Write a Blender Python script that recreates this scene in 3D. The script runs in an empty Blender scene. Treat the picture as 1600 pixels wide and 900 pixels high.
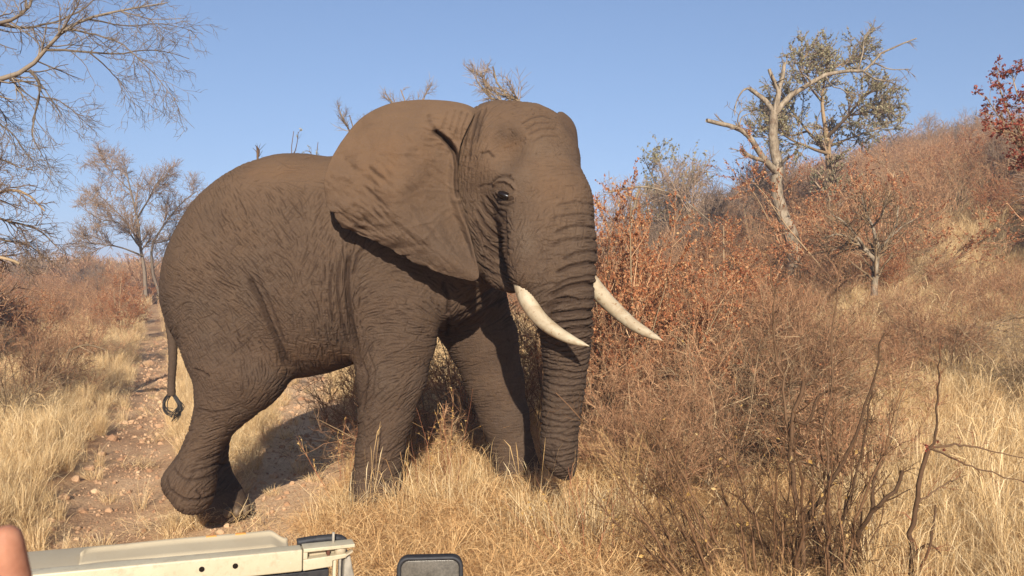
import bpy, math, random, time
import numpy as np
from mathutils import Vector, Matrix
T0 = time.time()
R = math.radians
scene = bpy.context.scene
COL = scene.collection

# ------------------------------------------------------------------ camera, sky, sun, exposure
CAM_H = 2.05
FPX = 1300.0                      # focal length in pixels of a 1600 px wide frame
PITCH = math.atan(35.0 / FPX)     # horizon a little above the middle
cam_data = bpy.data.cameras.new('camera')
cam = bpy.data.objects.new('camera', cam_data)
COL.objects.link(cam)
cam.location = (0, 0, CAM_H)
cam.rotation_euler = (math.pi / 2 - PITCH, 0, 0)
cam_data.sensor_width = 36.0
cam_data.lens = 36.0 * FPX / 1600.0
cam_data.clip_start = 0.05
cam_data.clip_end = 9000
cam_data.dof.use_dof = True
cam_data.dof.focus_distance = 6.9
cam_data.dof.aperture_fstop = 14.0
scene.camera = cam

SUN_EL, SUN_AZ = R(26), R(175.5)    # azimuth of the sun seen from the scene, measured from +Y towards +X
sun_dir = Vector((math.sin(SUN_AZ) * math.cos(SUN_EL), math.cos(SUN_AZ) * math.cos(SUN_EL), math.sin(SUN_EL)))
world = bpy.data.worlds.new('World')
scene.world = world
world.use_nodes = True
wn, wl = world.node_tree.nodes, world.node_tree.links
bg = wn['Background']
sky = wn.new('ShaderNodeTexSky')
sky.sky_type = 'NISHITA'
sky.sun_disc = False
sky.sun_elevation = SUN_EL
sky.sun_rotation = SUN_AZ
sky.altitude = 0
sky.air_density = 1.0
sky.dust_density = 0.4
sky.ozone_density = 3.0
# a hazy dry-season sky: the blue stays even down to the horizon
def wnode(t, **kw):
    n = wn.new(t)
    for k, v in kw.items(): setattr(n, k, v)
    return n
tc, sp, cb = wnode('ShaderNodeTexCoord'), wnode('ShaderNodeSeparateXYZ'), wnode('ShaderNodeCombineXYZ')
ab, mu, nm = wnode('ShaderNodeMath', operation='ABSOLUTE'), wnode('ShaderNodeMath', operation='MULTIPLY_ADD'), wnode('ShaderNodeVectorMath', operation='NORMALIZE')
mu.inputs[1].default_value = 0.72; mu.inputs[2].default_value = 0.13
wl.new(tc.outputs['Generated'], sp.inputs[0]); wl.new(sp.outputs[0], cb.inputs[0]); wl.new(sp.outputs[1], cb.inputs[1])
wl.new(sp.outputs[2], ab.inputs[0]); wl.new(ab.outputs[0], mu.inputs[0]); wl.new(mu.outputs[0], cb.inputs[2])
wl.new(cb.outputs[0], nm.inputs[0]); wl.new(nm.outputs[0], sky.inputs['Vector'])
tint = wnode('ShaderNodeMix', data_type='RGBA', blend_type='MULTIPLY'); tint.inputs[0].default_value = 1.0
tint.inputs[7].default_value = (1.055, 0.975, 1.0, 1)
wl.new(sky.outputs[0], tint.inputs[6]); wl.new(tint.outputs[2], bg.inputs[0])
bg.inputs[1].default_value = 0.083
sun_data = bpy.data.lights.new('sun', 'SUN')
sun_data.energy = 5.0
sun_data.angle = R(0.5)
sun_data.color = (1.0, 0.965, 0.92)
sun = bpy.data.objects.new('sun', sun_data)
COL.objects.link(sun)
sun.rotation_euler = sun_dir.to_track_quat('Z', 'Y').to_euler()
scene.view_settings.view_transform = 'Standard'
scene.view_settings.look = 'None'
scene.view_settings.exposure = 0.70
scene.view_settings.gamma = 1.0

# ------------------------------------------------------------------ helpers
def P(px, py, Y):
    """point seen at pixel (px, py) of the photograph at distance Y in front of the camera"""
    x, u = px - 800.0, 450.0 - py
    dy = FPX * math.cos(PITCH) + u * math.sin(PITCH)
    dz = -FPX * math.sin(PITCH) + u * math.cos(PITCH)
    return np.array([x * Y / dy, Y, CAM_H + dz * Y / dy])

def tag(o, label=None, cat=None, group=None, kind=None):
    if label: o['label'] = label
    if cat: o['category'] = cat
    if group: o['group'] = group
    if kind: o['kind'] = kind
    return o

def link(o, parent=None):
    COL.objects.link(o)
    if parent is not None: o.parent = parent
    return o

def empty(name, loc=(0, 0, 0), rz=0.0):
    o = bpy.data.objects.new(name, None)
    o.empty_display_size = 0.2
    o.location = loc
    o.rotation_euler = (0, 0, rz)
    return link(o)

def mesh_np(name, verts, loops, counts, mat=None, smooth=True, attrs=None):
    """mesh from flat arrays: verts (n,3), loops (flat vertex indices), counts (corners per face)"""
    me = bpy.data.meshes.new(name)
    verts = np.ascontiguousarray(verts, dtype=np.float32)
    loops = np.ascontiguousarray(loops, dtype=np.int32).ravel()
    counts = np.ascontiguousarray(counts, dtype=np.int32)
    me.vertices.add(len(verts)); me.vertices.foreach_set('co', verts.ravel())
    me.loops.add(len(loops)); me.loops.foreach_set('vertex_index', loops)
    me.polygons.add(len(counts))
    st = np.zeros(len(counts), np.int32); st[1:] = np.cumsum(counts)[:-1]
    me.polygons.foreach_set('loop_start', st)
    me.update(calc_edges=True)
    me.polygons.foreach_set('use_smooth', np.full(len(counts), smooth, bool))
    for k, v in (attrs or {}).items():
        v = np.asarray(v, np.float32)
        if v.ndim == 1:
            a = me.attributes.new(k, 'FLOAT', 'POINT'); a.data.foreach_set('value', v)
        else:
            a = me.attributes.new(k, 'FLOAT_VECTOR', 'POINT'); a.data.foreach_set('vector', v.ravel())
    if mat is not None: me.materials.append(mat)
    return me

def quads(name, verts, q, mat=None, smooth=True, attrs=None):
    q = np.asarray(q, np.int32)
    return mesh_np(name, verts, q.ravel(), np.full(len(q), q.shape[1], np.int32), mat, smooth, attrs)

def obj(name, me, parent=None):
    return link(bpy.data.objects.new(name, me), parent)

# --- numpy gradient noise
_rs = np.random.RandomState(7)
_perm = np.concatenate([_rs.permutation(256)] * 3).astype(np.int32)
_grad = _rs.normal(size=(256, 3)); _grad /= np.linalg.norm(_grad, axis=1, keepdims=True)
def noise3(p):
    p = np.asarray(p, float)
    i = np.floor(p).astype(np.int64); f = p - i; i &= 255
    u = f * f * f * (f * (f * 6 - 15) + 10)
    out = 0.0
    for dx in (0, 1):
        wx = u[:, 0] if dx else 1 - u[:, 0]
        for dy in (0, 1):
            wy = u[:, 1] if dy else 1 - u[:, 1]
            for dz in (0, 1):
                wz = u[:, 2] if dz else 1 - u[:, 2]
                h = _perm[_perm[_perm[(i[:, 0] + dx) & 255] + ((i[:, 1] + dy) & 255)] + ((i[:, 2] + dz) & 255)]
                g = _grad[h]
                out = out + wx * wy * wz * (g[:, 0] * (f[:, 0] - dx) + g[:, 1] * (f[:, 1] - dy) + g[:, 2] * (f[:, 2] - dz))
    return out
def fbm(p, oct=4, lac=2.0, gain=0.5):
    p = np.asarray(p, float); a, s = 1.0, 0.0
    for k in range(oct):
        s = s + a * noise3(p * lac ** k + 17.3 * k); a *= gain
    return s
def sstep(a, b, x):
    t = np.clip((np.asarray(x, float) - a) / (b - a), 0, 1)
    return t * t * (3 - 2 * t)

def resample(pts, n):
    pts = np.array(pts, float)
    # Catmull-Rom through the points, then even arc length
    q = np.vstack([2 * pts[0] - pts[1], pts, 2 * pts[-1] - pts[-2]]); out = []
    for k in range(len(pts) - 1):
        p0, p1, p2, p3 = q[k:k + 4]
        for t in np.linspace(0, 1, 12, endpoint=False):
            out.append(.5 * (2 * p1 + (p2 - p0) * t + (2 * p0 - 5 * p1 + 4 * p2 - p3) * t * t + (3 * p1 - p0 - 3 * p2 + p3) * t ** 3))
    out.append(pts[-1]); out = np.array(out)
    s = np.concatenate([[0], np.cumsum(np.linalg.norm(np.diff(out, axis=0), axis=1))])
    x = np.linspace(0, s[-1], n)
    return np.stack([np.interp(x, s, out[:, i]) for i in range(out.shape[1])], 1)

WARM_TINT = (1.0, 0.925, 0.79)        # warm light balance put into all base colours against the blue sky fill,
WARMER_TINT = (1.0, 0.865, 0.645)   # and a stronger one for hide, twigs and soil
# --- node material helper
class Mat:
    def __init__(self, name, rough=0.8, spec=0.3):
        self.m = bpy.data.materials.new(name); self.m.use_nodes = True
        self.earth = WARM_TINT
        self.nt = self.m.node_tree; self.n = self.nt.nodes; self.l = self.nt.links
        self.b = self.n['Principled BSDF']
        self.b.inputs['Roughness'].default_value = rough
        self.b.inputs['Specular IOR Level'].default_value = spec
    def node(self, t, **kw):
        n = self.n.new(t)
        for k, v in kw.items():
            if k.startswith('i_'):
                key = k[2:]
                key = int(key) if key.isdigit() else key.replace('_', ' ')
                n.inputs[key].default_value = v
            else: setattr(n, k, v)
        return n
    def link(self, a, b): self.l.new(a, b)
    def coords(self, which='Object'):
        return self.node('ShaderNodeTexCoord').outputs[which]
    def noise(self, vec, scale, detail=4, rough=0.55, dist=0.0):
        n = self.node('ShaderNodeTexNoise')
        n.inputs['Scale'].default_value = scale; n.inputs['Detail'].default_value = detail
        n.inputs['Roughness'].default_value = rough; n.inputs['Distortion'].default_value = dist
        if vec is not None: self.link(vec, n.inputs['Vector'])
        return n.outputs['Fac']
    def ramp(self, fac, stops, interp='LINEAR'):
        n = self.node('ShaderNodeValToRGB'); e = n.color_ramp.elements
        n.color_ramp.interpolation = interp
        while len(e) < len(stops): e.new(0.5)
        for k, (p, c) in enumerate(stops):
            e[k].position = p; e[k].color = tuple(c) + (1,) if len(c) == 3 else c
        self.link(fac, n.inputs[0]); return n.outputs['Color']
    def mix(self, fac, a, b, mode='MIX'):
        n = self.node('ShaderNodeMix', data_type='RGBA', blend_type=mode)
        for s, v in ((n.inputs[0], fac), (n.inputs[6], a), (n.inputs[7], b)):
            if hasattr(v, 'is_output'): self.link(v, s)
            elif isinstance(v, (tuple, list)): s.default_value = tuple(v) + (1,) if len(v) == 3 else v
            else: s.default_value = v
        return n.outputs[2]
    def math(self, op, a, b=0.5, clamp=False):
        n = self.node('ShaderNodeMath', operation=op, use_clamp=clamp)
        for s, v in ((n.inputs[0], a), (n.inputs[1], b)):
            if hasattr(v, 'is_output'): self.link(v, s)
            else: s.default_value = v
        return n.outputs[0]
    def attr(self, name, out='Fac'):
        return self.node('ShaderNodeAttribute', attribute_name=name).outputs[out]
    def bump(self, h, strength=0.5, dist=0.01):
        n = self.node('ShaderNodeBump'); n.inputs['Strength'].default_value = strength
        n.inputs['Distance'].default_value = dist
        self.link(h, n.inputs['Height']); self.link(n.outputs[0], self.b.inputs['Normal'])
    def color(self, c):
        if hasattr(c, 'is_output'): c = self.mix(1.0, c, self.earth, 'MULTIPLY'); self.link(c, self.b.inputs['Base Color'])
        else: self.b.inputs['Base Color'].default_value = tuple(a * b for a, b in zip(c, self.earth)) + (1,)
        return c

# ------------------------------------------------------------------ elephant
def smin(a, b, k):
    h = np.clip(k - np.abs(a - b), 0, None) / k
    return np.minimum(a, b) - h * h * k * 0.25

class Field:
    def __init__(self, lo, hi, h):
        self.lo = np.array(lo, float); self.h = h
        self.n = np.ceil((np.array(hi) - self.lo) / h).astype(int) + 1
        self.v = np.full(self.n, 9.0, np.float32)
        self.ax = [self.lo[i] + h * np.arange(self.n[i]) for i in range(3)]
    def box(self, lo, hi):
        s = []
        for i in range(3):
            a = int(np.clip(math.floor((lo[i] - self.lo[i]) / self.h), 0, self.n[i] - 1))
            b = int(np.clip(math.ceil((hi[i] - self.lo[i]) / self.h) + 1, a + 1, self.n[i]))
            s.append(slice(a, b))
        return tuple(s)
    def grid(self, s):
        return (self.ax[0][s[0]][:, None, None], self.ax[1][s[1]][None, :, None], self.ax[2][s[2]][None, None, :])
    def add(self, s, d, k):
        self.v[s] = smin(self.v[s], d.astype(np.float32), k)
    def sub(self, s, d, k):
        self.v[s] = -smin(-self.v[s], d.astype(np.float32), k)

def tube_field(F, pts, k=0.12, kin=0.05, cut=None):
    """pts: rows (x, y, z, r, ry): smooth tube with radius r in x/z and ry in depth"""
    pts = np.array(pts, float)
    m = pts[:, 3:5].max() + k + 0.05
    s = F.box(pts[:, :3].min(0) - m, pts[:, :3].max(0) + m)
    X, Y, Z = F.grid(s)
    d = None
    for a, b in zip(pts[:-1], pts[1:]):
        e = b[:3] - a[:3]; L2 = (e ** 2).sum() + 1e-9
        t = np.clip(((X - a[0]) * e[0] + (Y - a[1]) * e[1] + (Z - a[2]) * e[2]) / L2, 0, 1)
        r = a[3] + (b[3] - a[3]) * t; sy = a[4] / a[3] + (b[4] / b[3] - a[4] / a[3]) * t
        dd = np.sqrt((X - a[0] - e[0] * t) ** 2 + ((Y - a[1] - e[1] * t) / sy) ** 2 + (Z - a[2] - e[2] * t) ** 2) - r
        d = dd if d is None else smin(d, dd, kin)
    if cut is not None:
        for (p, nrm, kk) in cut:      # keep the side the normal points away from
            nrm = np.array(nrm, float); nrm /= np.linalg.norm(nrm)
            pl = (X - p[0]) * nrm[0] + (Y - p[1]) * nrm[1] + (Z - p[2]) * nrm[2]
            d = -smin(-d, -pl, kk)
    F.add(s, d, k)

def ell_field(F, c, rad, k=0.12, rz=0.0, tilt=0.0, sub=False):
    c = np.array(c, float); rad = np.array(rad, float)
    m = rad.max() + k + 0.03
    s = F.box(c - m, c + m); X, Y, Z = F.grid(s)
    x, y, z = X - c[0], Y - c[1], Z - c[2]
    x, y = x * math.cos(rz) + y * math.sin(rz), -x * math.sin(rz) + y * math.cos(rz)
    x, z = x * math.cos(tilt) + z * math.sin(tilt), -x * math.sin(tilt) + z * math.cos(tilt)
    q = np.sqrt((x / rad[0]) ** 2 + (y / rad[1]) ** 2 + (z / rad[2]) ** 2)
    g = np.sqrt((x / rad[0] ** 2) ** 2 + (y / rad[1] ** 2) ** 2 + (z / rad[2] ** 2) ** 2) + 1e-6
    d = q * (q - 1) / g
    (F.sub if sub else F.add)(s, np.clip(d, -1, 1), k)

def surface_nets(F):
    v, h = F.v, F.h
    n = np.array(v.shape)
    neg = v < 0
    corner = np.zeros(n - 1, np.int8)
    for dx in (0, 1):
        for dy in (0, 1):
            for dz in (0, 1):
                corner += neg[dx:n[0] - 1 + dx, dy:n[1] - 1 + dy, dz:n[2] - 1 + dz]
    act = (corner > 0) & (corner < 8)
    idx = np.full(act.shape, -1, np.int64)
    ci = np.argwhere(act); idx[act] = np.arange(len(ci))
    acc = np.zeros((len(ci), 3)); cnt = np.zeros(len(ci))
    C8 = [(a, b, c) for a in (0, 1) for b in (0, 1) for c in (0, 1)]
    cv = {c: v[ci[:, 0] + c[0], ci[:, 1] + c[1], ci[:, 2] + c[2]] for c in C8}
    for c in C8:
        for ax in range(3):
            if c[ax] == 0:
                e = list(c); e[ax] = 1; e = tuple(e)
                a, b = cv[c], cv[e]
                x = (a < 0) != (b < 0)
                t = np.where(x, a / np.where(a == b, 1, a - b), 0)
                p = np.tile(np.array(c, float), (len(ci), 1)); p[:, ax] = t
                acc += p * x[:, None]; cnt += x
    verts = F.lo + h * (ci + acc / cnt[:, None])
    faces = []
    for ax in range(3):
        u, w = (ax + 1) % 3, (ax + 2) % 3
        sl0 = [slice(1, -1)] * 3; sl0[ax] = slice(0, -1)
        sl1 = [slice(1, -1)] * 3; sl1[ax] = slice(1, None)
        a, b = neg[tuple(sl0)], neg[tuple(sl1)]
        e = np.argwhere(a != b); flip = a[a != b]
        base = e.copy(); base[:, u] += 1; base[:, w] += 1
        q = []
        for du, dw in ((-1, -1), (0, -1), (0, 0), (-1, 0)):
            c = base.copy(); c[:, u] += du; c[:, w] += dw
            q.append(idx[c[:, 0], c[:, 1], c[:, 2]])
        q = np.stack(q, 1)
        q[~flip] = q[~flip][:, ::-1]
        faces.append(q)
    return verts, np.concatenate(faces)

def relax(verts, faces, it=3, lam=0.5):
    e = np.concatenate([faces[:, [0, 1]], faces[:, [1, 2]], faces[:, [2, 3]], faces[:, [3, 0]]])
    e = np.concatenate([e, e[:, ::-1]])
    n = len(verts); deg = np.maximum(np.bincount(e[:, 0], minlength=n), 1)
    for k in range(it):
        for l in (lam, -lam * 0.9):
            s = np.stack([np.bincount(e[:, 0], verts[e[:, 1], i], n) for i in range(3)], 1) / deg[:, None]
            verts = verts + l * (s - verts)
    return verts

def pr(px, py, Y, rpx, ry=None):
    p = P(px, py, Y); r = rpx * Y / FPX
    return (p[0], p[1], p[2], r, r if ry is None else ry)

def build_elephant_field():
    F = Field((-3.35, 5.3, -0.35), (0.95, 8.3, 3.6), 0.0245)
    # barrel of the body: top, bottom and half width along the back
    Y0 = 7.3
    tab = np.array([(263, 432, 466, .10), (268, 408, 492, .26), (277, 378, 515, .38), (297, 339, 545, .54), (318, 309, 560, .64),
                    (344, 285, 572, .72), (372, 266, 582, .77), (400, 253, 586, .80), (440, 242, 589, .84), (480, 241, 588, .87),
                    (520, 246, 580, .88), (560, 248, 566, .86), (600, 244, 548, .80), (650, 246, 520, .70), (700, 268, 500, .58), (745, 300, 470, .40), (770, 345, 430, .15)])
    tab = resample(tab, 120)
    xs = (tab[:, 0] - 800) / FPX * Y0
    zt = np.array([P(800, y, Y0)[2] for y in tab[:, 1]]); zb = np.array([P(800, y, Y0)[2] for y in tab[:, 2]])
    s = F.box((xs[0] - .15, Y0 - 1.1, .9), (xs[-1] + .15, Y0 + 1.1, 3.2)); X, Y, Z = F.grid(s)
    xf = X.ravel()
    T = np.interp(xf, xs, zt)[:, None, None]; B = np.interp(xf, xs, zb)[:, None, None]; W = np.interp(xf, xs, tab[:, 3])[:, None, None]
    for _ in range(1): pass
    zc, hz = (T + B) / 2 , (T - B) / 2
    zz = (Z - zc) / hz
    ww = W * (1 - 0.16 * np.clip(zz, 0, 1) ** 1.5)
    yy = np.abs(Y - Y0) / ww
    q = (yy ** 2.25 + np.abs(zz) ** 2.25) ** (1 / 2.25)
    d = (q - 1) * np.minimum(ww, hz) * 0.85
    end = np.maximum(xs[0] - X, X - xs[-1])
    d = np.maximum(d, end)
    F.add(s, d, 0.05)
    # near hind leg, pushing off: thigh, knee, shank trailing back, heel lifted
    sole_n = np.array([-0.62, -0.10, -0.80])
    tube_field(F, [pr(358, 420, 7.00, 86, .40), pr(360, 480, 6.93, 83, .38), pr(364, 540, 6.88, 74, .36), pr(370, 585, 6.84, 64, .32),
                   pr(354, 625, 6.82, 45, .24), pr(335, 660, 6.84, 31, .19), pr(317, 698, 6.86, 26.5, .175), pr(304, 732, 6.86, 30, .19),
                   pr(299, 754, 6.84, 34, .215), pr(302, 776, 6.82, 30, .21)], k=.12, kin=.08,
               cut=[(P(290, 795, 6.84), (-.42, 0, -.9), .05)])
    ell_field(F, P(402, 583, 6.86), (.21, .28, .25), .16)          # knee bulge
    ell_field(F, P(279, 750, 6.86), (.12, .18, .12), .08)          # heel pad
    # far hind leg, flat on the ground
    tube_field(F, [pr(372, 470, 7.60, 78, .36), pr(374, 560, 7.66, 58, .30), pr(346, 640, 7.74, 30, .20), pr(334, 690, 7.74, 21, .15),
                   pr(332, 740, 7.74, 25, .17), pr(342, 778, 7.66, 34, .22), pr(352, 800, 7.62, 38, .24)], k=.05, kin=.08,
               cut=[(P(346, 809, 7.6), (0, 0, -1), .03)])
    # near fore leg
    tube_field(F, [pr(590, 330, 6.98, 92, .30), pr(608, 400, 6.86, 92, .30), pr(620, 470, 6.82, 70, .27), pr(617, 530, 6.84, 62, .26), pr(611, 590, 6.86, 53, .25),
                   pr(603, 650, 6.88, 41, .22), pr(594, 700, 6.88, 35.5, .20), pr(589, 745, 6.86, 36, .21), pr(588, 775, 6.84, 41, .235), pr(588, 800, 6.84, 42, .24)],
               k=.12, kin=.08, cut=[(P(588, 800, 6.84), (0, 0, -1), .03)])
    # far fore leg, a step ahead
    tube_field(F, [pr(690, 400, 7.55, 80, .30), pr(725, 470, 7.62, 66, .30), pr(754, 530, 7.66, 54, .27), pr(772, 595, 7.68, 45, .24),
                   pr(787, 650, 7.70, 38, .22), pr(800, 700, 7.70, 32, .19), pr(810, 740, 7.68, 34, .2), pr(816, 765, 7.66, 38, .22)],
               k=.14, kin=.08, cut=[(P(816, 772, 7.66), (0, 0, -1), .03)])
    ell_field(F, P(715, 455, 7.15), (.30, .42, .26), .18)           # brisket
    # neck
    tube_field(F, [pr(630, 330, 7.20, 112, .58), pr(700, 318, 7.05, 100, .52), pr(770, 300, 6.85, 88, .46)], k=.2, kin=.1)
    tube_field(F, [pr(690, 430, 7.1, 50, .3), pr(740, 410, 6.85, 40, .26), pr(775, 390, 6.6, 34, .2)], k=.12, kin=.1)
    # head, turned towards the camera
    Fd = np.array([.77, -.64, 0]); Rt = np.array([-.64, -.77, 0])
    ell_field(F, P(801, 268, 6.72), (.51, .48, .545), .12, rz=-.69)
    ell_field(F, P(842, 240, 6.72), (.25, .38, .32), .2, rz=-.69)
    ell_field(F, P(768, 232, 6.62), (.24, .30, .34), .16, rz=-.69)
    tube_field(F, [pr(822, 268, 6.50, 84, .42), pr(850, 320, 6.28, 72, .34), pr(862, 380, 6.10, 66, .29), pr(868, 430, 6.02, 60, .25), pr(880, 480, 6.0, 44, .21),
                   pr(885, 520, 6.02, 37.5, .19), pr(884, 560, 6.06, 32, .165), pr(881.5, 605, 6.08, 29, .15), pr(877, 650, 6.08, 27, .14),
                   pr(873, 690, 6.08, 25.5, .13), pr(875, 716, 6.10, 22, .115), pr(884, 736, 6.16, 16, .085)], k=.12, kin=.10)
    tube_field(F, [pr(818, 330, 6.20, 30, .18), pr(820, 390, 6.02, 30, .16), pr(821, 425, 5.96, 25, .13)], k=.10, kin=.05,
               cut=[(P(815, 442, 5.96), (-.1, 0, -1), .02)])
    tube_field(F, [pr(893, 340, 6.42, 34, .18), pr(899, 400, 6.28, 32, .16), pr(902, 438, 6.24, 26, .13)], k=.10, kin=.05)
    ell_field(F, P(766, 345, 6.52), (.20, .20, .27), .10, rz=-.69)        # cheek
    tube_field(F, [pr(762, 400, 6.62, 26, .17), pr(782, 430, 6.46, 22, .13), pr(800, 446, 6.3, 14, .08)], k=.10, kin=.05)   # lower jaw
    ell_field(F, P(802, 284, 6.20), (.13, .06, .05), .06, rz=-.69)       # brow ridge
    ell_field(F, P(768, 282, 6.40), (.10, .07, .06), .08, rz=-.69)       # cheek bone behind the eye
    ell_field(F, P(790, 226, 6.12), (.13, .11, .14), .12, rz=-.69, sub=True)   # temple hollow
    ell_field(F, P(790, 304, 6.22), (.055, .05, .04), .03, rz=-.69)       # eyelids
    return F

MAPD = 6.6                         # the relief of the hide is laid out on the animal's side plane, 1 unit = 5 mm
def side_uv(v):
    return 800 + v[:, 0] / MAPD * FPX, 415 - (v[:, 2] - CAM_H) / MAPD * FPX

class Relief:
    """height map of grooves and ridges on the side plane of the animal"""
    def __init__(self, x0, y0, x1, y1, s=1.5):
        self.x0, self.y0, self.s = x0, y0, s
        self.h = np.zeros((int((y1 - y0) * s), int((x1 - x0) * s)), np.float32)
    def line(self, pts, w, depth, mode='min', taper=True):
        p = (np.array(pts, float) - (self.x0, self.y0)) * self.s; w = w * self.s
        m = 3 * w + 2
        lo = np.floor(p.min(0) - m).astype(int); hi = np.ceil(p.max(0) + m).astype(int)
        lo = np.maximum(lo, 0); hi = np.minimum(hi, (self.h.shape[1], self.h.shape[0]))
        if (hi <= lo).any(): return
        X = np.arange(lo[0], hi[0])[None, :]; Y = np.arange(lo[1], hi[1])[:, None]
        best = np.full((hi[1] - lo[1], hi[0] - lo[0]), 1e9); bt = np.zeros_like(best)
        n = len(p) - 1
        for k in range(n):
            a, b = p[k], p[k + 1]; e = b - a; L = e @ e + 1e-6
            t = np.clip(((X - a[0]) * e[0] + (Y - a[1]) * e[1]) / L, 0, 1)
            d = (X - a[0] - e[0] * t) ** 2 + (Y - a[1] - e[1] * t) ** 2
            u = d < best
            best = np.where(u, d, best); bt = np.where(u, (k + t) / n, bt)
        g = np.exp(-best / (w * w))
        if taper: g = g * np.clip(4 * np.sin(np.pi * bt), 0, 1) if taper == 1 else g * np.sin(np.pi * bt)
        H = self.h[lo[1]:hi[1], lo[0]:hi[0]]
        val = -depth * g
        if mode == 'min': np.minimum(H, val, out=H)
        else: H += val
    def sample(self, u, v):
        x = (u - self.x0) * self.s; y = (v - self.y0) * self.s
        H = self.h
        x = np.clip(x, 0, H.shape[1] - 1.01); y = np.clip(y, 0, H.shape[0] - 1.01)
        i, j = x.astype(int), y.astype(int); f, g = x - i, y - j
        return (H[j, i] * (1 - f) * (1 - g) + H[j, i + 1] * f * (1 - g) + H[j + 1, i] * (1 - f) * g + H[j + 1, i + 1] * f * g)

# x, y, first direction, strength, second direction, strength, length of the creases
HIDE = [(400, 262, 5, .15, 60, .0, 40), (480, 262, -5, .15, 60, .0, 40), (330, 320, -50, .45, 40, .1, 34), (350, 330, -52, .8, 40, .25, 40), (420, 320, -52, .9, 45, .4, 42),
        (465, 330, -50, .8, 52, .8, 34), (505, 335, 62, 1., -50, .5, 34), (300, 370, -38, .5, 50, .2, 40), (330, 400, -36, 1., 50, .35, 46), (380, 380, -42, 1., 48, .6, 44), (440, 400, -42, .9, 52, .8, 30),
        (490, 410, 70, .9, -45, .6, 30), (270, 400, -28, .4, 60, .3, 36), (262, 440, -20, .7, 55, .6, 34), (300, 440, -27, 1.1, 50, .6, 46), (350, 450, -32, 1.1, 45, .6, 44), (395, 460, -48, 1., 35, .6, 40), (270, 490, 40, .6, -40, .6, 28),
        (425, 510, -62, .8, 20, .5, 36), (330, 510, -50, .9, 32, .9, 32), (370, 530, -55, .9, 35, .9, 32), (320, 570, -55, .5, 35, .5, 28), (390, 580, -78, .8, 10, .5, 34), (345, 600, -60, .5, 20, .6, 28), (410, 610, 50, .7, -30, .3, 30),
        (470, 470, -50, .6, 60, .8, 24), (470, 530, 70, .6, -20, .6, 22), (470, 565, 82, .7, 0, .4, 18), (520, 470, 88, 1.2, 10, .3, 50), (535, 430, 86, 1.3, 10, .2, 60), (535, 520, 88, 1.2, 10, .5, 40), (530, 555, 80, .7, 0, .5, 20),
        (590, 430, 25, .5, -60, .3, 30), (640, 440, -20, .7, 60, .3, 36), (680, 470, -50, .7, 30, .3, 30), (600, 500, 5, .8, 75, .3, 36), (640, 520, -12, .8, 70, .3, 34), (570, 560, 60, .8, 0, .5, 34), (610, 570, 15, .8, 80, .3, 34), (640, 600, 38, .8, -60, .2, 34),
        (600, 640, 42, .8, -40, .3, 34), (610, 690, 40, .8, -30, .3, 30), (590, 730, 15, .7, 80, .3, 28), (590, 780, 5, .6, 80, .4, 24),
        (740, 540, 10, .3, 80, .2, 24), (760, 480, 45, .9, -50, .3, 40), (720, 490, 40, 1., -50, .3, 46), (780, 600, 5, .35, 80, .2, 24), (800, 700, 5, .4, 80, .2, 22),
        (370, 640, 25, .6, -40, .4, 28), (330, 690, 20, .7, -60, .2, 34), (310, 730, 15, .8, -60, .2, 34), (275, 750, 65, .7, 0, .3, 28), (310, 775, 40, .7, -40, .5, 26),
        (735, 200, 68, 1., -20, .2, 40), (738, 250, 72, 1., -20, .2, 40), (745, 290, 78, .6, -20, .3, 30), (790, 200, 30, .3, -30, .3, 20), (840, 200, 5, .6, 60, .5, 20), (840, 250, 0, .5, 70, .5, 16), (800, 260, -10, .3, 60, .3, 18), (880, 230, -60, .5, 10, .5, 20),
        (890, 290, 5, .6, 85, .3, 24), (850, 300, 20, .5, 80, .4, 20), (820, 340, 70, .5, 5, .5, 24), (880, 350, 6, .8, 84, .6, 28), (860, 390, 8, .7, 84, .6, 24), (900, 400, 2, .6, 84, .3, 30), (815, 400, 60, .25, -20, .25, 18),
        (770, 340, -48, 1., 50, .4, 34), (755, 380, -55, 1.1, 30, .3, 36), (780, 380, -30, 1., 50, .6, 26), (745, 330, -62, .6, 50, .2, 34), (770, 420, -40, 1.1, 40, .4, 40), (790, 310, -40, .4, 30, .3, 20)]

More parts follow.
